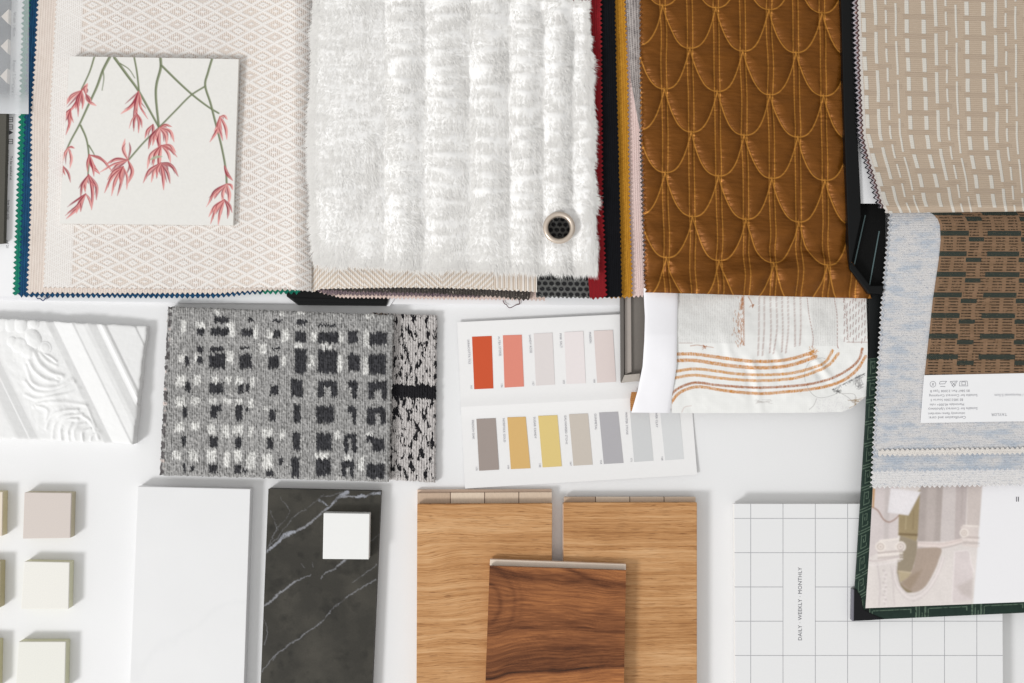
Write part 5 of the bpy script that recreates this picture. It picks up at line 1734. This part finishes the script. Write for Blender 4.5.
sheet('photo_page', [(874, 470), (1085, 464), (1085, 599.5), (866.5, 608.2)], 21.0, m_attr('semi_gloss_page', 0.5, 0.3, 0.012, 0.8, 0.02), book, 0.5,
      pink('', 0, 5, {'L': interp_edge([(460, 874.5), (487, 873), (550, 869.6), (609, 865.5)])}, 0.0), col=photo_cols, thick=1.0)
lettering('lettering', [('II', 1017.5, 499.5, 7, 0, 'CENTER')], 21.4, M_DARKINK, book)

# black hanger frame that holds the right hand swatches
t = thing('swatch_hanger', W(865, 230, 26), 'black cloth-covered hanger between the bronze fabric and the dashed cloth', 'hanger')
slab('rail', [(840, -40), (853, -40), (856, 100), (861, 200), (861.5, 216), (851, 266), (849.3, 262), (846.8, 200), (843.5, 100)], 20, 34, M_BLACK, t, 1.2)
slab('panel', [(856, 196), (886, 203), (885, 293), (869, 290.5), (850, 267), (851, 240)], 18, 24.5, M_BLACKCLOTH, t, 1.0)
slab('panel_rim', [(849.2, 262), (852.6, 262.5), (870.6, 285.6), (883.5, 285.5), (883, 294.5), (869, 293.6), (849.4, 269)], 18, 33, M_BLACK, t, 1.4)
for q in ([(864.8, 215), (866, 215), (855, 264.5), (853.8, 264)], [(878.8, 231), (879.9, 231), (870.2, 285), (869.1, 285)]):
    slab('fold_edge', q, 24.5, 25.2, m_plain('pale_fold_edge', (84, 102, 104), 0.1, 0.4, 0.5, 0.3), t, 0.15)  # pale raised strips standing for the panel's fold edges
slab('filler_board', [(655, -40), (838, -40), (838, 284), (655, 284)], 0.2, 14.5, M_CARD, t, 0.3)  # hidden support added below the quilted swatch, no real hanger part
slab('filler_board', [(868, -40), (1085, -40), (1085, 194), (880, 194)], 0.2, 30.0, M_CARD, t, 0.3)  # hidden support added below the dashed cloth stack
o = slab('paper_strip', [(852, 120), (880, 120), (880, 203.5), (860.5, 203.5)], 30, 30.6, M_PAPER, None, 0.1)
tag(o, 'scrap of white paper showing beside the black hanger rail', 'paper')

GR3 = 'pinked swatches hung in the right book'


def dedge(off):
    return interp_edge([(-40, 857 + off), (0, 858 + off), (60, 860 + off), (134, 863.5 + off), (155, 868 + off), (180, 876 + off), (200, 881 + off), (214, 887 + off * 0.6), (222, 889 + off * 0.5)])


def fold_z(base):
    return lambda PX, PY, U, V: base + 13 * np.clip((PY - 140) / 72, 0, 1) ** 2 - 6 * np.clip((PY - 196) / 10, 0, 1)


zig_cloth('black and grey cloth with zigzag edge, leftmost and lowest under the dashed cloth', [(850, -40), (1085, -40), (1085, 204), (884, 208)], fold_z(36.0), m_ribs('dark_cloth', (46, 44, 52), (14, 14, 18), 2.4, mottle=0.1), 'l', 1.9, 5.0, {'L': dedge(-5.5)}, GR3)
zig_cloth('pale grey cloth with zigzag edge, second from the bottom under the dashed cloth', [(852, -40), (1085, -40), (1085, 204), (884, 208)], fold_z(37.6), m_ribs('pale_grey_cloth', (206, 200, 204), (160, 152, 160), 2.4), 'l', 1.9, 5.0, {'L': (lambda e: (lambda y: e(y + 1.2)))(dedge(-4.0))}, GR3)
zig_cloth('plum and rust cloth with zigzag edge, just under the dashed cloth', [(854, -40), (1085, -40), (1085, 204), (884, 208)], fold_z(39.0), m_ribs('plum_rust_cloth', (120, 84, 76), (46, 34, 48), 2.4, mottle=0.4, fleck=(190, 140, 110)), 'l', 1.6, 5.0, {'L': (lambda e: (lambda y: e(y)))(dedge(-2.0))}, GR3)
zig_cloth('taupe cloth with rows of white dashes, folded over at the bottom, top right corner', [(858, -40), (1085, -40), (1085, 210.5), (884, 213)], lambda PX, PY, U, V: 41.0 + 15 * np.clip((PY - 140) / 72, 0, 1) ** 2 - 9 * np.clip((PY - 205) / 8, 0, 1) ** 2 + 1.2 * fbm(PX * 0.012, PY * 0.012, 160, 2), m_dashes(), 'l', 1.0, 5.0, {'L': dedge(0)}, GR3)

M_MEL = m_melange()


def bedge(off):
    return interp_edge([(205, 890 + off), (230, 888.5 + off), (300, 882 + off), (360, 878.5 + off), (420, 874.8 + off), (487, 871.5 + off)])


zig_cloth('whitish blue wool swatch, longest of the three with zigzag hems above the photo page', [(890, 208), (1085, 208), (1085, 484), (871, 487.5)], 29.0, m_melange('whitish_melange_wool', 0.62, 0.8, 1.06), 'lb', 1.5, 5.0, {'L': bedge(0)}, GR3)
zig_cloth('blue grey wool swatch, middle of the three with zigzag hems above the photo page', [(890, 208), (1085, 208), (1085, 468), (873, 471)], 30.6, m_melange('blue_melange_wool', 0.32, 0.62, 0.93), 'lb', 1.5, 5.0, {'L': (lambda e: (lambda y: e(y + 2)))(bedge(1.2))}, GR3)
WOOL = zig_cloth('pale blue flecked wool swatch lying under the brown cloth and its white label', [(890, 211.5), (1085, 209), (1085, 452), (875, 455)], lambda PX, PY, U, V: 32.4 + 0.6 * fbm(PX * 0.03, PY * 0.03, 7, 2), M_MEL, 'lb', 1.3, 5.0, {'L': (lambda e: (lambda y: e(y)))(bedge(2.6))}, GR3)
sheetL = interp_edge([(208, 924), (212, 930), (215, 934.5), (219, 938), (225, 940.3), (240, 941), (260, 939.3), (300, 933.3), (340, 929), (378, 924.8)])
M_HEM = m_ribs('cream_hem_thread', (232, 227, 220), (206, 200, 196), 2.2, horiz=True, mottle=0.05)
hem = sheet('hem_stitching', [(878.5, 450.0), (1085, 447.0), (1085, 452.6), (878, 455.6)], 33.9, M_HEM, WOOL, 0.8, pink('tb', 1.3, 5.0, {}, 0.3), thick=0.3)
o = sheet('cloth_swatch', [(930, 209), (1085, 208), (1085, 376), (925, 377)], lambda PX, PY, U, V: 34.6 - 1.0 * np.exp(-(PX - sheetL(PY)) / 3.0), m_brownbars(), None, 0.9, pink('', 0.0, 5.0, {'L': sheetL}, 0.2), thick=1.4)
tag(o, 'brown cloth woven with dark green bars, below the dashed cloth', 'fabric swatch', GR3)
t = thing('care_label', W(990, 400, 30), 'white printed care label with upside-down text under the brown cloth', 'label')
slab('label_paper', [(924.6, 375.2), (1085, 372), (1085, 420), (921, 423)], 33.8, 35.2, M_PAPER, t, 0.1)
LX = lambda a, c: (915 + a / 9.394, 370 + c / 9.394)
rows = [('Certification and care:', 478, 444, 3.9), ('inherently flame retardant', 470, 406, 3.3), ('Suitable for Contract Upholstery', 588, 360, 3.5), ('Martindale 40,000+ rubs', 462, 322, 3.3),
        ('BS 5852:2006 Source 5', 452, 278, 3.3), ('Suitable for Contract Curtaining', 588, 236, 3.5), ('BS 5867 Part 2:2008 Type B', 514, 194, 3.3)]
it = [(s, *LX(a, c), sz, 180.8, 'LEFT') for s, a, c, sz in rows]
it.append(('TAYLOR', *LX(864, 416), 4.0, 180.8, 'LEFT'))
it.append(('- / Horizontal 5.5cm', *LX(1040, 232), 3.6, 180.8, 'LEFT'))
it.append(('140cm', *LX(1120, 320), 3.4, 180.8, 'LEFT'))
lettering('lettering', it, 35.35, M_INK, t)
bm = bmesh.new()


def inkline(pts, w=0.45):
    for (ax, ay), (bx, by) in zip(pts[:-1], pts[1:]):
        dx, dy = bx - ax, by - ay
        L = math.hypot(dx, dy)
        nx, ny = -dy / L * w / 2, dx / L * w / 2
        bm.faces.new([bm.verts.new(W(x, y, 35.35)) for x, y in ((ax + nx, ay + ny), (bx + nx, by + ny), (bx - nx, by - ny), (ax - nx, ay - ny))])


inkline([LX(168 + 27 * math.cos(i * math.pi / 9), 134 + 27 * math.sin(i * math.pi / 9)) for i in range(19)])
inkline([LX(158, 148), LX(178, 122)])
inkline([LX(162, 124), LX(176, 146)])
inkline([LX(296, 106), LX(236, 108), LX(228, 132), LX(280, 130), LX(296, 106)])
inkline([LX(236, 154), LX(284, 156)])
inkline([LX(398, 104), LX(330, 108), LX(362, 162), LX(398, 104)])
inkline([LX(345, 112), LX(382, 150)])
inkline([LX(382, 112), LX(345, 150)])
inkline([LX(416, 150), LX(422, 106), LX(490, 104), LX(496, 150), LX(416, 150)])
inkline([LX(440, 112), LX(474, 112), LX(474, 140), LX(440, 140), LX(440, 112)])
bmesh.ops.recalc_face_normals(bm, faces=bm.faces)
from_bm('care_symbols', bm, M_INK, t)

# ------------------------------------------------------------------ camera, light, world
cam = bpy.data.cameras.new('camera')
cam.sensor_width = 36.0
cam.lens = 36.0 * H / 1024.0
cam.clip_start = 0.05
cam.clip_end = 50
co = bpy.data.objects.new('camera', cam)
COL.objects.link(co)
co.location = (0, 0, H * 0.001)
SC.camera = co


def area(name, pos, size, power, col):
    l = bpy.data.lights.new(name, 'AREA')
    l.shape = 'RECTANGLE'
    l.size, l.size_y = size
    l.energy = power
    l.color = col
    ob = bpy.data.objects.new(name, l)
    COL.objects.link(ob)
    ob.location = pos
    from mathutils import Vector
    ob.rotation_euler = (Vector((0.1, 0, 0)) - Vector(pos)).to_track_quat('-Z', 'Y').to_euler()
    return ob


area('window_light', (-4.0, -2.8, 3.8), (1.15, 1.15), 208.0, (1.0, 1.0, 1.0))

wd = bpy.data.worlds.new('World')
SC.world = wd
wd.use_nodes = True
nt = wd.node_tree
bg = nt.nodes['Background']
tc = nt.nodes.new('ShaderNodeTexCoord')
dot = nt.nodes.new('ShaderNodeVectorMath')
dot.operation = 'DOT_PRODUCT'
nt.links.new(tc.outputs['Generated'], dot.inputs[0])
dot.inputs[1].default_value = (-0.6, -0.45, 0.66)
mr = nt.nodes.new('ShaderNodeMapRange')
nt.links.new(dot.outputs['Value'], mr.inputs['Value'])
mr.inputs['From Min'].default_value, mr.inputs['From Max'].default_value = -0.4, 1.0
mr.inputs['To Min'].default_value, mr.inputs['To Max'].default_value = 0.36, 0.93
bg.inputs['Color'].default_value = (1.0, 0.995, 0.975, 1)
nt.links.new(mr.outputs['Result'], bg.inputs['Strength'])

SC.cycles.max_bounces = 20
SC.cycles.diffuse_bounces = 14
SC.cycles.transmission_bounces = 14
SC.view_settings.view_transform = 'Standard'
SC.view_settings.look = 'None'
SC.view_settings.exposure = 0.0
SC.view_settings.gamma = 1.0
